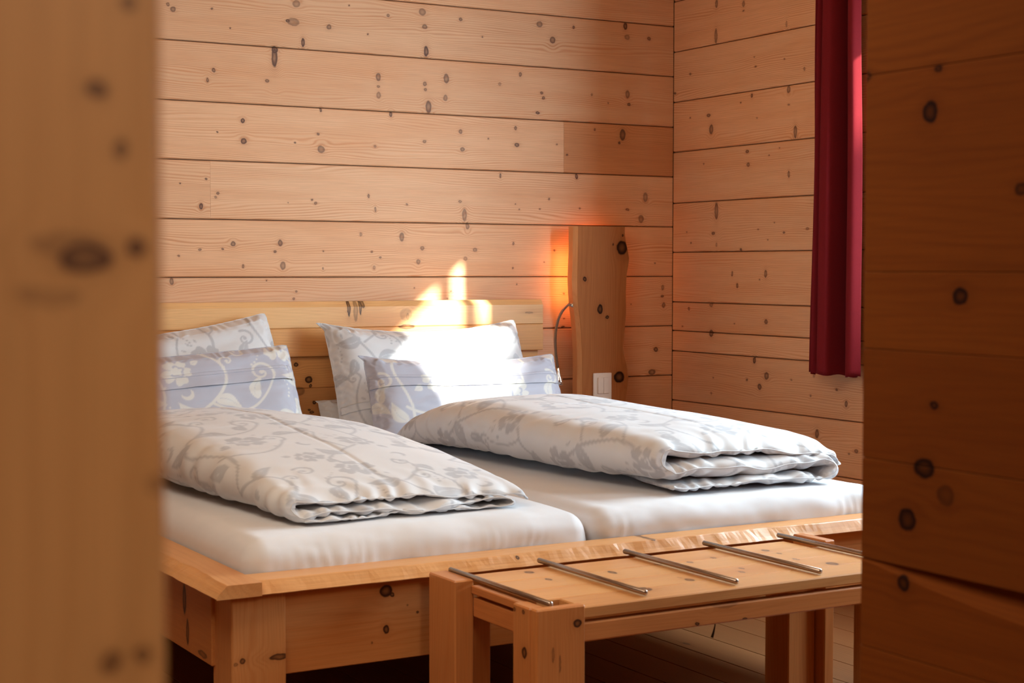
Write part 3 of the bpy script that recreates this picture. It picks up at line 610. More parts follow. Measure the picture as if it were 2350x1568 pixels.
# fold profile (distance along y from the left edge, x depth), from the bottom hem
prof = [(0.000, -0.050), (0.009, -0.078), (0.017, -0.064), (0.026, -0.084), (0.035, -0.070), (0.048, -0.092), (0.068, -0.122), (0.084, -0.104), (0.092, -0.042), (0.104, -0.032), (0.114, -0.095), (0.128, -0.146), (0.158, -0.150), (0.176, -0.134), (0.186, -0.042), (0.208, -0.030), (0.230, -0.078), (0.250, -0.116), (0.275, -0.120), (0.292, -0.09)]
pa = np.array(smooth_path([(a, b, 0) for a, b in prof], 280)); 
seg = np.r_[0, np.cumsum(np.linalg.norm(np.diff(pa[:, :2], axis=0), axis=1))]; seg /= seg[-1]
ss = np.linspace(0, 1, nu); py = np.interp(ss, seg, pa[:, 0]); px = np.interp(ss, seg, pa[:, 1])
V = np.zeros((nv, nu, 3))
for j in range(nv):
    f = j/(nv-1); z = zb+(zt-zb)*f
    open_ = 0.84+0.16*(1-f)**1.2
    dep = 0.82+0.22*(1-f)
    w1 = 0.006*vnoise(ss*6, np.full(nu, f*2.5), 3)*(0.4+f)
    V[j, :, 0] = -0.095+(px+0.095)*dep + w1
    V[j, :, 1] = (-0.942 - 0.034*f) - py*open_ + 0.004*vnoise(ss*9, np.full(nu, f*1.7), 8)
    V[j, :, 2] = z + (0.004*np.sin(ss*40) - 0.012*(px+0.09)/0.05*0.35)*(1-f)**6
idx = np.arange(nv*nu).reshape(nv, nu)
fc = np.stack([idx[:-1, :-1], idx[1:, :-1], idx[1:, 1:], idx[:-1, 1:]], -1).reshape(-1, 4)
me = D.meshes.new('drape'); me.from_pydata(V.reshape(-1, 3).tolist(), [], fc.tolist()); me.update()
cm = D.materials.new('red_wool'); cm.use_nodes = True
b_ = cm.node_tree.nodes['Principled BSDF']; t = NT(cm.node_tree); co = t.n('ShaderNodeTexCoord').outputs['Object']
f1 = t.noise(t.v('MULTIPLY', co, (700, 700, 700)), 1.0, 2.0); f2 = t.noise(t.v('MULTIPLY', co, (150, 150, 500)), 1.0, 2.0)
cm.node_tree.links.new(t.mix(t.m('MULTIPLY_ADD', f1, .5, t.m('MULTIPLY', f2, .5)), (0.10, 0.0035, 0.007), (0.20, 0.010, 0.015)), b_.inputs['Base Color'])
b_.inputs['Roughness'].default_value = .85; b_.inputs['Sheen Weight'].default_value = .03; b_.inputs['Specular IOR Level'].default_value = .15; b_.inputs['Sheen Tint'].default_value = (.8, .25, .3, 1)
dr = mesh_obj('drape', me, cm, cur, True)
md = dr.modifiers.new('thickness', 'SOLIDIFY'); md.thickness = 0.0018
tube('curtain_rod', [(-0.09, -0.80, 2.352), (-0.09, -3.8, 2.352)], 0.011, chrome, cur, 16)
for y in (-0.9, -2.4, -3.7): box('bracket', -0.098, 0.0, y-0.008, y+0.008, 2.355, 2.372, chrome, cur, bev=0.001)
# ------------------------------------------------------------------ floral print, rasterised once as a repeating tile and sampled per vertex
TS = 640; TM = 0.52      # pixels, metres
tile = np.zeros((TS, TS))
def stamp(x, y, fn, rad):
    """apply fn(dx, dy)->coverage around x, y (metres) with wrap"""
    k = TS/TM; cx, cy = x*k, y*k; R = int(rad*k)+3
    ix = np.arange(int(cx)-R, int(cx)+R+1); iy = np.arange(int(cy)-R, int(cy)+R+1)
    X, Y = np.meshgrid((ix-cx)/k, (iy-cy)/k); a = fn(X, Y)
    sub = np.ix_(iy % TS, ix % TS); return sub, a
def add(x, y, fn, rad):
    s, a = stamp(x, y, fn, rad); tile[s] = np.maximum(tile[s], a)
def cut(x, y, fn, rad):
    s, a = stamp(x, y, fn, rad); tile[s] = np.minimum(tile[s], 1-a)
AA = TM/TS*1.3
def cov(d): return np.clip(0.5-d/(2*AA), 0, 1)
def dotp(x, y, r, f=None): (f or add)(x, y, lambda X, Y: cov(np.hypot(X, Y)-r), r+.004)
def stroke(pts, r0, r1, rm=None, f=None):
    n = len(pts)
    for i, (x, y) in enumerate(pts):
        s = i/(n-1); r = r0*(1-s)+r1*s + (rm or 0)*math.sin(math.pi*s); dotp(x, y, r, f)
def bez(p0, p1, p2, p3, n=90):
    s = np.linspace(0, 1, n)[:, None]; p0, p1, p2, p3 = map(np.array, (p0, p1, p2, p3))
    return (1-s)**3*p0+3*(1-s)**2*s*p1+3*(1-s)*s*s*p2+s**3*p3
def curl(x, y, ang, r, turns, sgn, w=.004, tail=0.0):
    pts = []
    for i in range(150):
        s = i/149; th = ang + sgn*2*math.pi*turns*s; rr = r*(1-s)**0.8
        # unwinding spiral whose outer end sits at x, y
        pts.append((rr*math.cos(th), rr*math.sin(th)))
    ox, oy = pts[0]; pts = [(x+a-ox, y+b-oy) for a, b in pts]
    stroke(pts, w, w*.45); dotp(pts[-1][0], pts[-1][1], w*1.35)
def leaf(x, y, ang, L, W, bend=.15):
    c, s = math.cos(ang), math.sin(ang)
    def fn(X, Y):
        u = (X*c+Y*s)/L; v = (-X*s+Y*c)/L - bend*np.sin(np.clip(u, 0, 1)*math.pi)
        uu = np.clip(u, 0, 1); half = (W/L)*np.sin(math.pi*uu**0.72)**0.9*(1-.25*uu)
        d = (np.abs(v)-half)*L; a = cov(d)*(u > 0)*(u < 1)
        vein = cov((np.abs(v-.02*np.sin(uu*5))-.012*(1-uu))*L)*(u > .12)*(u < .8)
        return a*(1-vein)
    add(x, y, fn, L*1.15)
def flower(x, y, ang, R, npt=5):
    def fn(X, Y):
        r = np.hypot(X, Y); th = np.arctan2(Y, X)-ang
        pet = R*(.62+.38*np.abs(np.cos(th*npt/2))**.55 - .07*np.cos(th*npt*2))
        pet = pet*(1+.22*np.cos(th))
        return cov(r-pet)
    add(x, y, fn, R*1.5)
    c, s = math.cos(ang), math.sin(ang)
    def ring(X, Y):
        r = np.hypot(X-.1*R*c, Y-.1*R*s); th = np.arctan2(Y, X)-ang
        q = R*.38*(1+.18*np.cos(th*4)); a = cov(np.abs(r-q)-R*.075)
        return a*(np.cos(th+.6) < .86)
    cut(x, y, ring, R)
    for k in range(npt):
        a = ang+2*math.pi*(k+.5)/npt
        stroke([(x+q*math.cos(a), y+q*math.sin(a)) for q in np.linspace(R*.55, R*.95, 14)], .0008, .0022, f=cut)
    # bell shaped calyx and three droplets
    leaf(x-R*1.0*c, y-R*1.0*s, ang+math.pi, R*.6, R*.25, 0)
    for k, b in enumerate((-.35, 0, .35)):
        a = ang+b; q = R*(1.55 if k == 1 else 1.5)
        leaf(x+q*math.cos(a), y+q*math.sin(a), a, R*.38, R*.085, 0)
# vines
stroke(bez((.06, -.02), (.20, .10), (-.02, .22), (.12, .30)), .0042, .0042)
stroke(bez((.12, .30), (.22, .38), (.16, .44), (.06, .50)), .0042, .0042)
stroke(bez((.12, .30), (.20, .24), (.26, .28), (.30, .36)), .0040, .0028)
stroke(bez((.09, .10), (.18, .05), (.24, .10), (.27, .17)), .0040, .0028)
stroke(bez((.30, .00), (.36, .10), (.48, .10), (.46, .22)), .0042, .0040)
stroke(bez((.46, .22), (.44, .32), (.36, .40), (.30, .52)), .0042, .0042)
stroke(bez((.46, .22), (.52, .28), (.54, .34), (.50, .40)), .0036, .0028)
stroke(bez((.41, .36), (.48, .42), (.50, .46), (.44, .50)), .0036, .0026)
stroke(bez((.38, .08), (.34, .16), (.36, .20), (.38, .24)), .0034, .0026)
# curls
curl(.27, .17, -1.2, .030, 1.25, 1, .0042); curl(.30, .36, -.4, .034, 1.3, 1, .0044); curl(.50, .40, 0.2, .030, 1.3, 1, .0042)
curl(.03, .21, 1.8, .028, 1.2, -1, .0042); curl(.38, .24, 0.0, .022, 1.2, 1, .0036); curl(.20, .47, 2.4, .026, 1.3, -1, .0038)
curl(.44, .50, 2.4, .022, 1.2, 1, .0036); curl(.17, .40, -2.2, .022, 1.1, -1, .0036)
# flowers
flower(.185, .185, .5, .047); flower(.435, .135, 2.2, .043); flower(.33, .455, -1.0, .046); flower(.05, .40, 3.6, .040)
flower(.255, .025, -.3, .034, 5)
# leaves
for a in ((.10, .26, 2.5, .085, .022), (.13, .31, -0.5, .075, .020), (.09, .06, 2.2, .070, .020), (.35, .03, 2.3, .075, .021), (.44, .30, .1, .085, .024),
          (.40, .37, 3.3, .080, .022), (.24, .30, 1.2, .065, .018), (.50, .11, -.4, .070, .018), (.12, .45, .9, .070, .020), (.37, .30, -2.0, .060, .017),
          (.28, .235, 0.1, .070, .019), (.47, .46, -.9, .060, .016), (.02, .12, 1.2, .060, .017)): leaf(*a)
# rows of dots along curls
for (x, y, a, n) in ((.33, .30, 1.0, 5), (.23, .12, .2, 4), (.02, .28, 1.8, 5), (.40, .19, 1.5, 4), (.25, .40, .4, 4), (.49, .36, 1.2, 4)):
    for k in range(n): dotp(x+.011*k*math.cos(a+.15*k), y+.011*k*math.sin(a+.15*k), .0036-.0004*k)
# crescents
for (x, y, a) in ((.30, .13, .5), (.06, .33, 2.0), (.47, .02, 4.0)):
    s_, m_ = stamp(x, y, lambda X, Y, a=a: cov(np.hypot(X, Y)-.017)*(1-cov(np.hypot(X-.008*math.cos(a), Y-.008*math.sin(a))-.0135)), .03)
    tile[s_] = np.maximum(tile[s_], m_)

def sample(u, v):
    x = (np.asarray(u)/TM*TS) % TS; y = (np.asarray(v)/TM*TS) % TS
    i = np.floor(x).astype(int); j = np.floor(y).astype(int); fx = x-i; fy = y-j
    i1 = (i+1) % TS; j1 = (j+1) % TS; i %= TS; j %= TS
    return (tile[j, i]*(1-fx)+tile[j, i1]*fx)*(1-fy)+(tile[j1, i]*(1-fx)+tile[j1, i1]*fx)*fy
def set_print(me, vals):
    a = me.attributes.new('print', 'FLOAT', 'POINT'); a.data.foreach_set('value', np.asarray(vals, np.float32).ravel())

white_cot = fabric('white_damask', (0.65, 0.66, 0.68), (0.455, 0.465, 0.495), rough=.5, pr_rough=.6, crinkle=.9, bump=.10)
lilac_cot = fabric('lilac_damask', (0.42, 0.42, 0.49), (0.62, 0.60, 0.565), rough=.6, pr_rough=.5, crinkle=1.6, bump=.22)
lilac_plain = lilac_cot
sheet_m = fabric('jersey_sheet', (0.66, 0.665, 0.69), (0.66, 0.665, 0.69), rough=.85, sheen=.3, weave=500, bump=.12)

# ------------------------------------------------------------------ mattresses
def mattress(name, x0, x1, label, seed, wr):
    """rounded slab in a tight jersey sheet with gathered creases along the foot edge"""
    y0, y1, z0, z1 = -2.150, -0.10, 0.348, 0.562
    cx, cy, cz = (x0+x1)/2, (y0+y1)/2, (z0+z1)/2; hx, hy, hz = (x1-x0)/2, (y1-y0)/2, (z1-z0)/2
    bm = bmesh.new(); 
    def face_grid(nu, nv, fn, store):
        g = [[fn(i/nu*2-1, j/nv*2-1) for i in range(nu+1)] for j in range(nv+1)]; store.append(g)
    r = 0.055
    # build as rings around z: perimeter sampled densely, layered profile, then top fill grid
    NX, NY = 150, 190; NZ = 26
    def remap(t, h, n):   # denser near the ends
        return np.sign(t)*(1-(1-np.abs(t))**1.35)*h
    xs = remap(np.linspace(-1, 1, NX), hx, NX); yy = remap(np.linspace(-1, 1, NY), hy, NY); zz = np.linspace(-hz, hz, NZ)
    verts = []; faces = []
    def add_grid(A, flip):
        n, m, _ = A.shape; b = len(verts); verts.extend(A.reshape(-1, 3).tolist())
        for i in range(n-1):
            for j in range(m-1):
                q = (b+i*m+j, b+i*m+j+1, b+(i+1)*m+j+1, b+(i+1)*m+j); faces.append(q[::-1] if flip else q)
    X, Y = np.meshgrid(xs, yy); add_grid(np.stack([X, Y, np.full_like(X, hz)], -1), False); add_grid(np.stack([X, Y, np.full_like(X, -hz)], -1), True)
    X, Z = np.meshgrid(xs, zz); add_grid(np.stack([X, np.full_like(X, -hy), Z], -1), False); add_grid(np.stack([X, np.full_like(X, hy), Z], -1), True)
    Y, Z = np.meshgrid(yy, zz); add_grid(np.stack([np.full_like(Y, hx), Y, Z], -1), False); add_grid(np.stack([np.full_like(Y, -hx), Y, Z], -1), True)
    P = np.array(verts)
    # round: clamp to inner box, push out by r along the difference; vertical corners r2
    inner = np.array([hx-r, hy-r, hz-r]); C = np.clip(P, -inner, inner); d = P-C
    L = np.linalg.norm(d, axis=1, keepdims=True); L[L == 0] = 1
    inf = np.abs(d).max(axis=1, keepdims=True)
    dn = d/L
    P2 = C + dn*inf
    # plump: sides bulge, top domes slightly
    f = P2/np.array([hx, hy, hz])
    topw = sstep(.2, 1, f[:, 2])
    P2[:, 2] += topw*0.010*(1-f[:, 0]**4)*(1-f[:, 1]**6) - topw*.006
    N = dn
    edge = sstep(0.80, 1.0, -f[:, 1])                      # foot edge
    xw = P2[:, 0]
    band = np.exp(-((f[:, 2]-0.25)/.42)**2)
    fold = np.zeros(len(P2))
    for (cxx, wdt, amp, dens) in wr:
        env = np.exp(-((xw-cxx)/wdt)**2)
        bend = xw + 0.10*(P2[:, 2]-hz)*np.sign(cxx-xw+1e-6)
        fold += env*amp*(np.sin(bend*dens + 2.5*vnoise(xw*20, f[:, 2]*1.5, seed)))
    off = .55*edge*band*fold*(.35+.65*np.clip(.5+vnoise(xw*14, xw*0+.2, seed+31), 0, 1)) + 0.0016*fbm(P2[:, 0]*8, P2[:, 1]*8+P2[:, 2]*12, seed+7)*(.5+edge)
    off += edge*0.004*fbm(xw*5, f[:, 2]*1.2, seed+2)
    P2 += N*off[:, None]
    me = D.meshes.new(name); me.from_pydata((P2+np.array([cx, cy, cz])).tolist(), [], faces); me.update()
    bm.from_mesh(me); bmesh.ops.remove_doubles(bm, verts=bm.verts, dist=0.0006); bmesh.ops.recalc_face_normals(bm, faces=bm.faces); bm.to_mesh(me); bm.free()
    o = mesh_obj(name, me, sheet_m, None, True, origin=(cx, cy, z0)); tag(o, label, 'mattress')
    return o
mattress('mattress', -2.677, -1.783, 'white sheeted mattress on the left half of the bed', 5, [(-.20, .14, .0035, 210), (.22, .10, .0035, 240), (-.02, .16, .0015, 150)])
mattress('mattress', -1.775, -0.829, 'white sheeted mattress on the right half of the bed, beside the aisle', 9, [(.36, .08, .003, 190), (-.40, .05, .003, 120), (.1, .2, .0008, 100)])

# ------------------------------------------------------------------ pillows (small cloth solve: two sheets sewn together, gently inflated)
def solve_pillow(Wd, Hd, th, nu=56, nv=40, seed=0, steps=90):
    u = np.linspace(-.5, .5, nu)*Wd; v = np.linspace(-.5, .5, nv)*Hd
    X, Y = np.meshgrid(u, v)
    rs = np.random.RandomState(seed)
    base = .012*(1-(2*X/Wd)**2)*(1-(2*Y/Hd)**2)
    nzz = .004*fbm(X*7, Y*7, seed)
    F = np.stack([X, Y, base+nzz], -1); B = np.stack([X, Y, -base+nzz], -1)
    vel = [np.zeros_like(F), np.zeros_like(B)]; dx = Wd/(nu-1); dy = Hd/(nv-1); dd = math.hypot(dx, dy)
    border = np.zeros((nv, nu), bool); border[0] = border[-1] = True; border[:, 0] = border[:, -1] = True
    def con(P, a, b, L, kc):
        pa, pb = P[a], P[b]; d = pb-pa; l = np.linalg.norm(d, axis=-1, keepdims=True)+1e-9
        e = (l-L)/l; e = np.where(e > 0, e, e*kc)*.5; c = d*e
        P[a] = pa+c; P[b] = pb-c
    sl = slice
    sets = []
    for s in (0, 1):
        n = (nu-1-s)//2; sets.append(((sl(None), sl(s, s+2*n, 2)), (sl(None), sl(s+1, s+1+2*n, 2)), dx, .25))
        n = (nv-1-s)//2; sets.append(((sl(s, s+2*n, 2), sl(None)), (sl(s+1, s+1+2*n, 2), sl(None)), dy, .25))
        for q in (0, 1):
            n = (nv-1-s)//2; r = sl(s, s+2*n, 2), sl(s+1, s+1+2*n, 2)
            m = (nu-1-q)//2; c1, c2 = sl(q, q+2*m, 2), sl(q+1, q+1+2*m, 2)
            sets.append(((r[0], c1), (r[1], c2), dd, .02)); sets.append(((r[0], c2), (r[1], c1), dd, .02))
    for it in range(steps):
        vol = (F[..., 2]-B[..., 2]).sum()*dx*dy; tgt = Wd*Hd*th*.55
        k = .004*max(0., 1-vol/tgt)
        for q, P in enumerate((F, B)):
            gu = np.gradient(P, axis=1); gv = np.gradient(P, axis=0); n = np.cross(gu, gv); n /= np.linalg.norm(n, axis=-1, keepdims=True)+1e-9
            if q: n = -n
            vel[q] = vel[q]*.86 + n*k; vel[q][border] *= .5
            P += vel[q]
        oF, oB = F.copy(), B.copy()
        for r in range(10):
            for a, b, L, kc in sets: con(F, a, b, L, kc); con(B, a, b, L, kc)
            m = (F[border]+B[border])/2; F[border] = m; B[border] = m
        for q, (P, O) in enumerate(((F, oF), (B, oB))): vel[q] += (P-O)*.55
        if it % 3 == 0:
            for P in (F, B): P[1:-1, 1:-1] += .18*((P[:-2, 1:-1]+P[2:, 1:-1]+P[1:-1, :-2]+P[1:-1, 2:])/4-P[1:-1, 1:-1])
    return F, B
def upsample(A, n, m):
    """smooth (Catmull-Rom) resampling of a grid"""
    def ax(A, n):
        k = A.shape[0]; t_ = np.linspace(0, k-1, n); i = np.clip(np.floor(t_).astype(int), 0, k-2); s = (t_-i)
        E_ = np.concatenate([2*A[:1]-A[1:2], A, 2*A[-1:]-A[-2:-1]], 0)
        s = s.reshape((-1,)+(1,)*(A.ndim-1)); a, b, c, d = E_[i], E_[i+1], E_[i+2], E_[i+3]
        return .5*(2*b+(-a+c)*s+(2*a-5*b+4*c-d)*s*s+(-a+3*b-3*c+d)*s**3)
    A = ax(A, n); return np.swapaxes(ax(np.swapaxes(A, 0, 1), m), 0, 1)
def pillow(label, Wd, Hd, th, centre, tilt, roll, yaw, mat, seed, t_off, flap=None, group=None, bend=0.0, mirror=1, slump=0.0, turn=0.0, topsag=0.0):
    F, B = solve_pillow(Wd, Hd, th, seed=seed)
    n, m = 130, 200
    F = upsample(F, n, m); B = upsample(B, n, m)
    gu = np.linspace(-.5, .5, m); gv = np.linspace(-.5, .5, n); GU, GV = np.meshgrid(gu, gv)
    # crinkles running in from the seams and a few soft hollows
    ed = np.minimum(.5-np.abs(GU), .5-np.abs(GV)); ed2 = np.exp(-((ed-.03)/.05)**2)
    pk_ = .0022*ed2*np.sin((GU*Wd+GV*Hd*.3)*150+4*fbm(GU*9, GV*9, seed)) 
    hol = .010*fbm(GU*2.2*Wd/.8+.5, GV*2.4*Hd/.5, seed+3, 2) + .0035*fbm(GU*7, GV*9, seed+4, 2)
    inner = sstep(0, .12, ed)
    ex = Vector((math.cos(yaw), math.sin(yaw), 0)); 
    def place(A, sgn):
        A = A.copy(); A[..., 2] += sgn*(pk_ + hol*inner)
        A[..., 2] *= 1 + .25*(-A[..., 1]/Hd)                 # filling settles downwards
        A[..., 1] -= topsag*(1-(2*np.abs(A[..., 0])/Wd)**2)*sstep(-.1, .5, A[..., 1]/Hd)
        A[..., 2] += bend*(A[..., 0]/Wd)**2*4
        c, s = math.cos(roll), math.sin(roll); x = A[..., 0]*c-A[..., 1]*s; y = A[..., 0]*s+A[..., 1]*c; z = A[..., 2]
        ct, st = math.cos(tilt), math.sin(tilt)
        wy = y*st - z*ct; wz = y*ct + z*st; wx = x
        cy_, sy_ = math.cos(yaw), math.sin(yaw)
        P = np.stack([centre[0]+wx*cy_-wy*sy_, centre[1]+wx*sy_+wy*cy_, centre[2]+wz], -1)
        zf = 0.575
        low = P[..., 2] < zf+.03
        P[..., 2] = np.where(low, zf+.03-.03*(1-np.exp(-(zf+.03-P[..., 2])/.03)), P[..., 2])
        P[..., 1] = np.minimum(P[..., 1], -0.094+.002*np.sign(sgn)*-1)
        return P
    PF, PB = place(F, 1), place(B, -1)
    idF = np.arange(n*m).reshape(n, m); idB = idF+n*m
    fc = [np.stack([idF[:-1, :-1], idF[:-1, 1:], idF[1:, 1:], idF[1:, :-1]], -1).reshape(-1, 4),
          np.stack([idB[:-1, :-1], idB[1:, :-1], idB[1:, 1:], idB[:-1, 1:]], -1).reshape(-1, 4)]
    me = D.meshes.new('pillow'); me.from_pydata(np.concatenate([PF.reshape(-1, 3), PB.reshape(-1, 3)]).tolist(), [], np.concatenate(fc).tolist()); me.update()
    vals = sample(GU*Wd*.8+t_off[0], GV*Hd*.8+t_off[1])
    set_print(me, np.concatenate([vals.ravel(), vals.ravel()]))
    bm = bmesh.new(); bm.from_mesh(me); bmesh.ops.remove_doubles(bm, verts=bm.verts, dist=0.0004); bmesh.ops.recalc_face_normals(bm, faces=bm.faces); bm.to_mesh(me); bm.free()
    o = mesh_obj('pillow', me, mat, None, True, origin=tuple(centre)); tag(o, label, 'pillow', group)
    # piped seam all round
    ring = np.concatenate([PF[0, :], PF[1:, -1], PF[-1, -2::-1], PF[-2:0:-1, 0]])[::2]
    rr = []
    for i in range(len(ring)):
        p = ring[i]; d = ring[(i+1) % len(ring)]-ring[i-1]; d /= np.linalg.norm(d)+1e-9
        a = np.cross(d, (0.1, -1, .2)); a /= np.linalg.norm(a)+1e-9; b = np.cross(d, a)
        rr.append([p+(a*math.cos(t_)+b*math.sin(t_))*.0016 for t_ in (0, 1.571, 3.142, 4.712)])
    rr.append(rr[0]); s_ = loft('seam', rr, mat, o, True, False)
    if flap:
        a, b = int(n*flap[0]), int(n*flap[1]); q = slice(2, m-2)
        G = PF[a:b, q]; gu_ = np.gradient(G, axis=1); gv_ = np.gradient(G, axis=0); nr = np.cross(gu_, gv_); nr /= np.linalg.norm(nr, axis=-1, keepdims=True)+1e-9
        k = G.shape[0]; lift = np.linspace(.0062, .0016, k)[:, None, None]*(1+.5*fbm(GU[a:b, q]*9, GV[a:b, q]*0, seed+8)[..., None]*np.linspace(1, 0, k)[:, None, None])
        top = G+nr*lift; idx = np.arange(k*G.shape[1]).reshape(k, -1)
        f = np.stack([idx[:-1, :-1], idx[:-1, 1:], idx[1:, 1:], idx[1:, :-1]], -1).reshape(-1, 4)
        me = D.meshes.new('closure_flap'); me.from_pydata(top.reshape(-1, 3).tolist(), [], f.tolist()); me.update(); set_print(me, vals[a:b, q])
        fo = mesh_obj('closure_flap', me, mat, o, True); md = fo.modifiers.new('thickness', 'SOLIDIFY'); md.thickness = .0016; md.offset = -1
        # stitched line along the flap
        row = G[int(k*.78)]+nr[int(k*.78)]*.0036
        tube('stitching', row[::4], .0010, mat, fo, 6)
    return o
GB = 'pillows propped against the headboard'
pillow('white floral pillow propped upright against the headboard, right half of the bed', .81, .50, .13, (-1.262, -.262, .725), .40, -.004, 0, white_cot, 3, (.10, .22), flap=(.30, .37), topsag=.045)
pillow('white floral pillow propped upright against the headboard, left half of the bed', .81, .50, .12, (-2.227, -.262, .722), .40, .11, 0, white_cot, 7, (.33, .05), topsag=.03)
pillow('white pillow slumped low behind the right propped pillow, one corner showing', .80, .20, .05, (-1.245, -.150, .585), .45, .0, 0, white_cot, 12, (.2, .4))
pillow('lilac floral pillow with closure band standing in front of the right white pillow', .775, .355, .09, (-1.250, -.512, .681), .38, -.02, 0, lilac_cot, 5, (.30, .12), flap=(.66, .80), topsag=.03)
pillow('lilac floral pillow with closure band standing in front of the left white pillow', .81, .375, .09, (-2.280, -.512, .700), .38, .055, 0, lilac_cot, 9, (.05, .30), flap=(.66, .80), topsag=.01)

# ------------------------------------------------------------------ folded duvets
def duvet(label, x0f, Wf, foot, length, hprof, seed, t_off, bend=lambda b: 0*b, layers=(.14, .46, .80), lip=(0, 0.02, 0.0), foot_h=1.0, wfun=None, skew=0.0, droop=(0, 0), edge_r=.62, a0=.05, lipd=.20):
    """one thick quilt folded in three (S fold): hem layer, middle layer, puffed top; spine on the left"""
    NB, NS = 280, 380
    T = np.linspace(0, 1, NB); T = T**1.25        # denser near the foot end
    rows = []; prows = []
    for bi, t_ in enumerate(T):
        b = t_*length
        H = float(np.interp(b, [q[0] for q in hprof], [q[1] for q in hprof]))
        W = Wf if wfun is None else wfun(b)
        g = min(1., (b+.0005)/.055); g = math.sqrt(1-(1-g)**2); ge = min(1., (length-b+.0005)/.16); ge = math.sqrt(1-(1-ge)**2)
        gg = g*ge
        zb, zm, zt = [H*l for l in layers]; zm -= H*.09*min(1, b/.35)
        tb, tm, tt = H*.20*(1-.4*min(1, b/.35)), (zt-zb)*.50, H*.38
        nz = lambda k, sc=1.: .006*float(vnoise(np.array([b*6.0+k*9.1]), np.array([.3]), seed))*sc
        path = []; thick = []; tag_ = []
        def addp(a, z, th): path.append((a, z)); thick.append(th)
        r1 = (zm-zb)/2; r2_ = (zt-zm)/2
        a = np.linspace(a0+.09*min(1, b/.3)+nz(1), W-.045, 34)
        wv = lambda q, k, am: am*math.sin(q*17+k*2.1+b*5)+am*.6*math.sin(q*41+k*1.3-b*9)
        foot_w = math.exp(-b/.08)
        for q in a: addp(q, zb+wv(q, 1, .004)*foot_w, tb*(.35+.65*math.sin(math.pi*min(1, (q)/(W)))))
        for ph in np.linspace(-1.4, 1.4, 14): addp(W-.045+r1*1.5*math.cos(ph), (zb+zm)/2+r1*math.sin(ph), tb*.6+tm*.2)
        for q in np.linspace(W-.05, .055, 34): addp(q, zm+wv(q, 2.3, .0065)*foot_w - .004*foot_w, tm*(.55+.45*math.sin(math.pi*q/W)))
        for ph in np.linspace(-1.4, 1.4, 18): addp(.05-(r2_*1.15)*math.cos(ph), (zm+zt)/2+r2_*math.sin(ph), (tm+tt)/2*.8)
        pf = (1-foot_w)
        for q in np.linspace(.055, W-.03, 60):
            s = q/W; puff = math.sin(math.pi*s)**.7
            addp(q, zt - H*lipd*foot_w*s**.5 - H*.10*(s**3) + wv(q, 4.1, .005)*foot_w*(.3+s) + H*.05*puff*pf, tt*(.62+.38*puff)*(1-.45*s**5))
        for k, ph in enumerate(np.linspace(0.15, 1.5, 12)):
            addp(W-.03+.042*math.sin(ph), zt-H*lipd*foot_w-H*.10-(zt-zm)*edge_r*(1-math.cos(ph)), tt*.5*(1-.55*k/11))
        P = np.array(path); th = np.array(thick)
        L = np.r_[0, np.cumsum(np.linalg.norm(np.diff(P, axis=0), axis=1))]; s = np.linspace(0, L[-1], NS)
        # smooth the path
        P = np.stack([np.interp(s, L, P[:, 0]), np.interp(s, L, P[:, 1])], -1); th = np.interp(s, L, th)
        for _ in range(3): P[1:-1] = (P[:-2]+2*P[1:-1]+P[2:])/4
        d = np.gradient(P, axis=0); d /= np.linalg.norm(d, axis=1, keepdims=True)+1e-9; nn = np.stack([d[:, 1], -d[:, 0]], -1)
        endt = np.sqrt(np.clip(1-(1-np.clip(np.minimum(s, s[-1]-s)/.05, 0, 1))**2, 0, 1))
        hth = np.maximum(th*.5*gg*endt, .0012)
        # collapse layer heights where the quilt ends
        colF = .55+.45*g*foot_h if foot_h <= 1 else 1; colE = ge
        zz = P[:, 1]*(colE)
        O = np.stack([P[:, 0]+nn[:, 0]*hth, zz+nn[:, 1]*hth], -1); I = np.stack([P[:, 0]-nn[:, 0]*hth, zz-nn[:, 1]*hth], -1)
        rows.append((O, I, P, s, b, nn))
    O = np.array([r[0] for r in rows]); I = np.array([r[1] for r in rows]); SS = np.array([r[3] for r in rows]); BB = np.array([[r[4]]*NS for r in rows]); NN = np.array([r[5] for r in rows])
    # which layer each s belongs to, for uneven foot hems
    sn = SS/SS[:, -1:]
    hem = lip[0]*(1-sstep(.28, .36, sn)) + lip[1]*(sstep(.28, .36, sn)-sstep(.58, .66, sn)) + lip[2]*sstep(.58, .66, sn)
    fw_ = np.exp(-BB/.12)
    hemw = .010*fbm(SS*9, SS*0+.5, seed+2, 2)*fw_
    wr = .0042*fbm(SS*4, BB*2.2, seed+4, 2) + .0022*fbm(SS*16, BB*7, seed+5, 2)*(.15+fw_*1.7)
    # creases radiating from the spine corner and running in from the foot hem
    cr = .0045*np.sin(SS*95+6*fbm(SS*6, BB*5, seed+6, 2))*np.exp(-BB/.055) + .0028*np.sin((BB*.8+SS*.35)*70+5*fbm(SS*5, BB*5, seed+8, 2))*np.exp(-((sn-.62)/.06)**2)
    cr = cr - .0030*np.exp(-((sn-.80+.012*np.sin(BB*3))/.0035)**2)*sstep(.05, .2, BB) - .0025*np.exp(-((BB-.62-.05*np.sin(SS*6))/.006)**2)*sstep(.66, .72, sn)*sstep(.95, .9, sn)
    out = []
    for A, sg in ((O, 1), (I, -1)):
        a = A[..., 0] + NN[..., 0]*sg*(wr+cr); z = A[..., 1] + NN[..., 1]*sg*(wr+cr)
        z = np.maximum(z, .0015)
        a2 = a + bend(BB); 
        Y = foot + BB*(1 - 0*a) - hem*fw_ - hemw - skew*a + .0*a
        X = x0f + a2
        zz = 0.5665 + z
        zz = zz + droop[0]*np.exp(-BB/.2)*np.clip(a/.6, 0, 1)
        out.append(np.stack([X, Y, zz], -1))
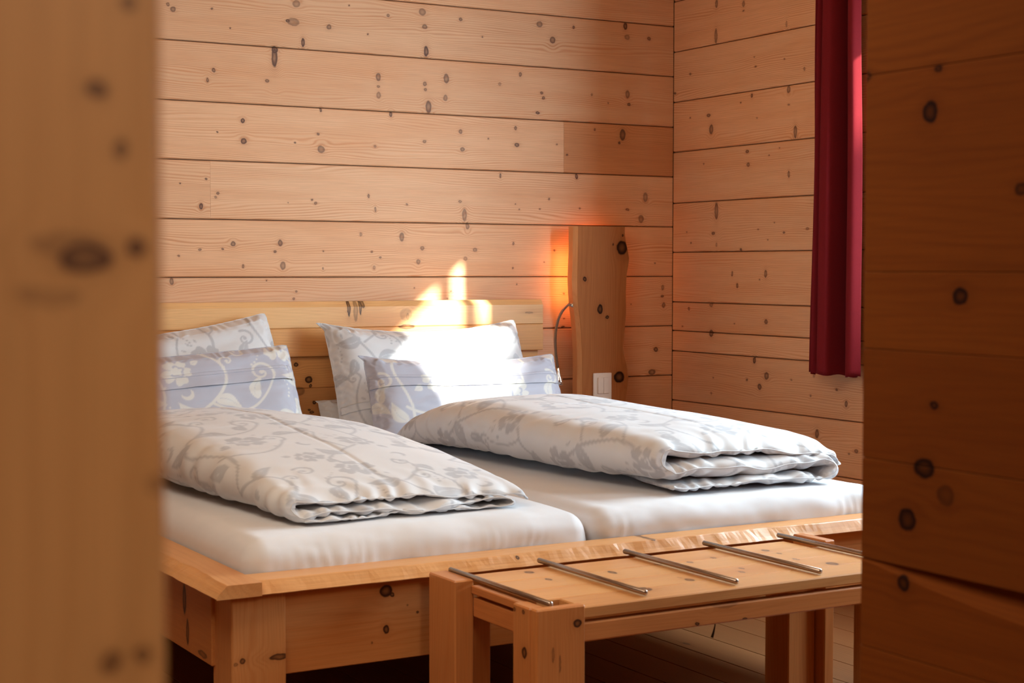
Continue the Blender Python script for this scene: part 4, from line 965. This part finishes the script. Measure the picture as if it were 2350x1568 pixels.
    V = np.concatenate([out[0], out[1][:, ::-1]], 1); n, m, _ = V.shape
    id_ = np.arange(n*m).reshape(n, m)
    f = np.stack([id_[:-1], np.roll(id_, -1, 1)[:-1], np.roll(id_, -1, 1)[1:], id_[1:]], -1).reshape(-1, 4)
    caps = []
    for r in (0, n-1):
        for j in range(NS-1):
            q = (int(id_[r, j]), int(id_[r, j+1]), int(id_[r, m-2-j]), int(id_[r, m-1-j])); caps.append(q if r else q[::-1])
    me = D.meshes.new('duvet'); me.from_pydata(V.reshape(-1, 3).tolist(), [], f.tolist()+caps); me.update()
    def arc(A):
        L = np.concatenate([np.zeros((len(A), 1)), np.cumsum(np.linalg.norm(np.diff(A, axis=1), axis=2), axis=1)], 1); L = L-L[:, [int(NS*.62)]]
        k = np.ones(31)/31; return np.apply_along_axis(lambda c: np.convolve(np.pad(c, 15, 'edge'), k, 'valid'), 0, L)
    U = np.concatenate([arc(O), arc(I)[:, ::-1]], 1)+1.0; Bv = np.concatenate([BB, BB], 1)
    set_print(me, sample(U*.86+t_off[0], Bv*.86+t_off[1]))
    bm = bmesh.new(); bm.from_mesh(me); bmesh.ops.recalc_face_normals(bm, faces=bm.faces); bm.to_mesh(me); bm.free()
    o = mesh_obj('duvet', me, white_cot, None, True, origin=(x0f+Wf/2, foot+length/2, .5665)); tag(o, label, 'duvet')
    for ri, nm in ((0, 'seam'),):
        pts = out[0][0][::3]*.5+out[1][0][::3]*.5
        tube(nm, [tuple(p) for p in pts], .0016, white_cot, o, 6)
    return o
duvet('thick white floral duvet folded in layers on the right mattress', -1.520, .60, -2.065, 1.40,
      [(0, .148), (.15, .160), (.5, .176), (.9, .185), (1.1, .165), (1.38, .09)], 21, (.05, .10), bend=lambda b: -.10*(b/1.2)**.8, lip=(.0, -.010, -.022), layers=(.11, .40, .80), a0=.035)
duvet('flatter white floral duvet folded on the left mattress, sloping to the foot', -2.555, .645, -2.035, 1.42,
      [(0, .066), (.15, .095), (.4, .138), (.8, .178), (1.2, .165), (1.42, .10)], 33, (.25, .30), bend=lambda b: -.05*(b/1.2), lip=(.0, -.006, -.016), layers=(.09, .30, .78), a0=.06)
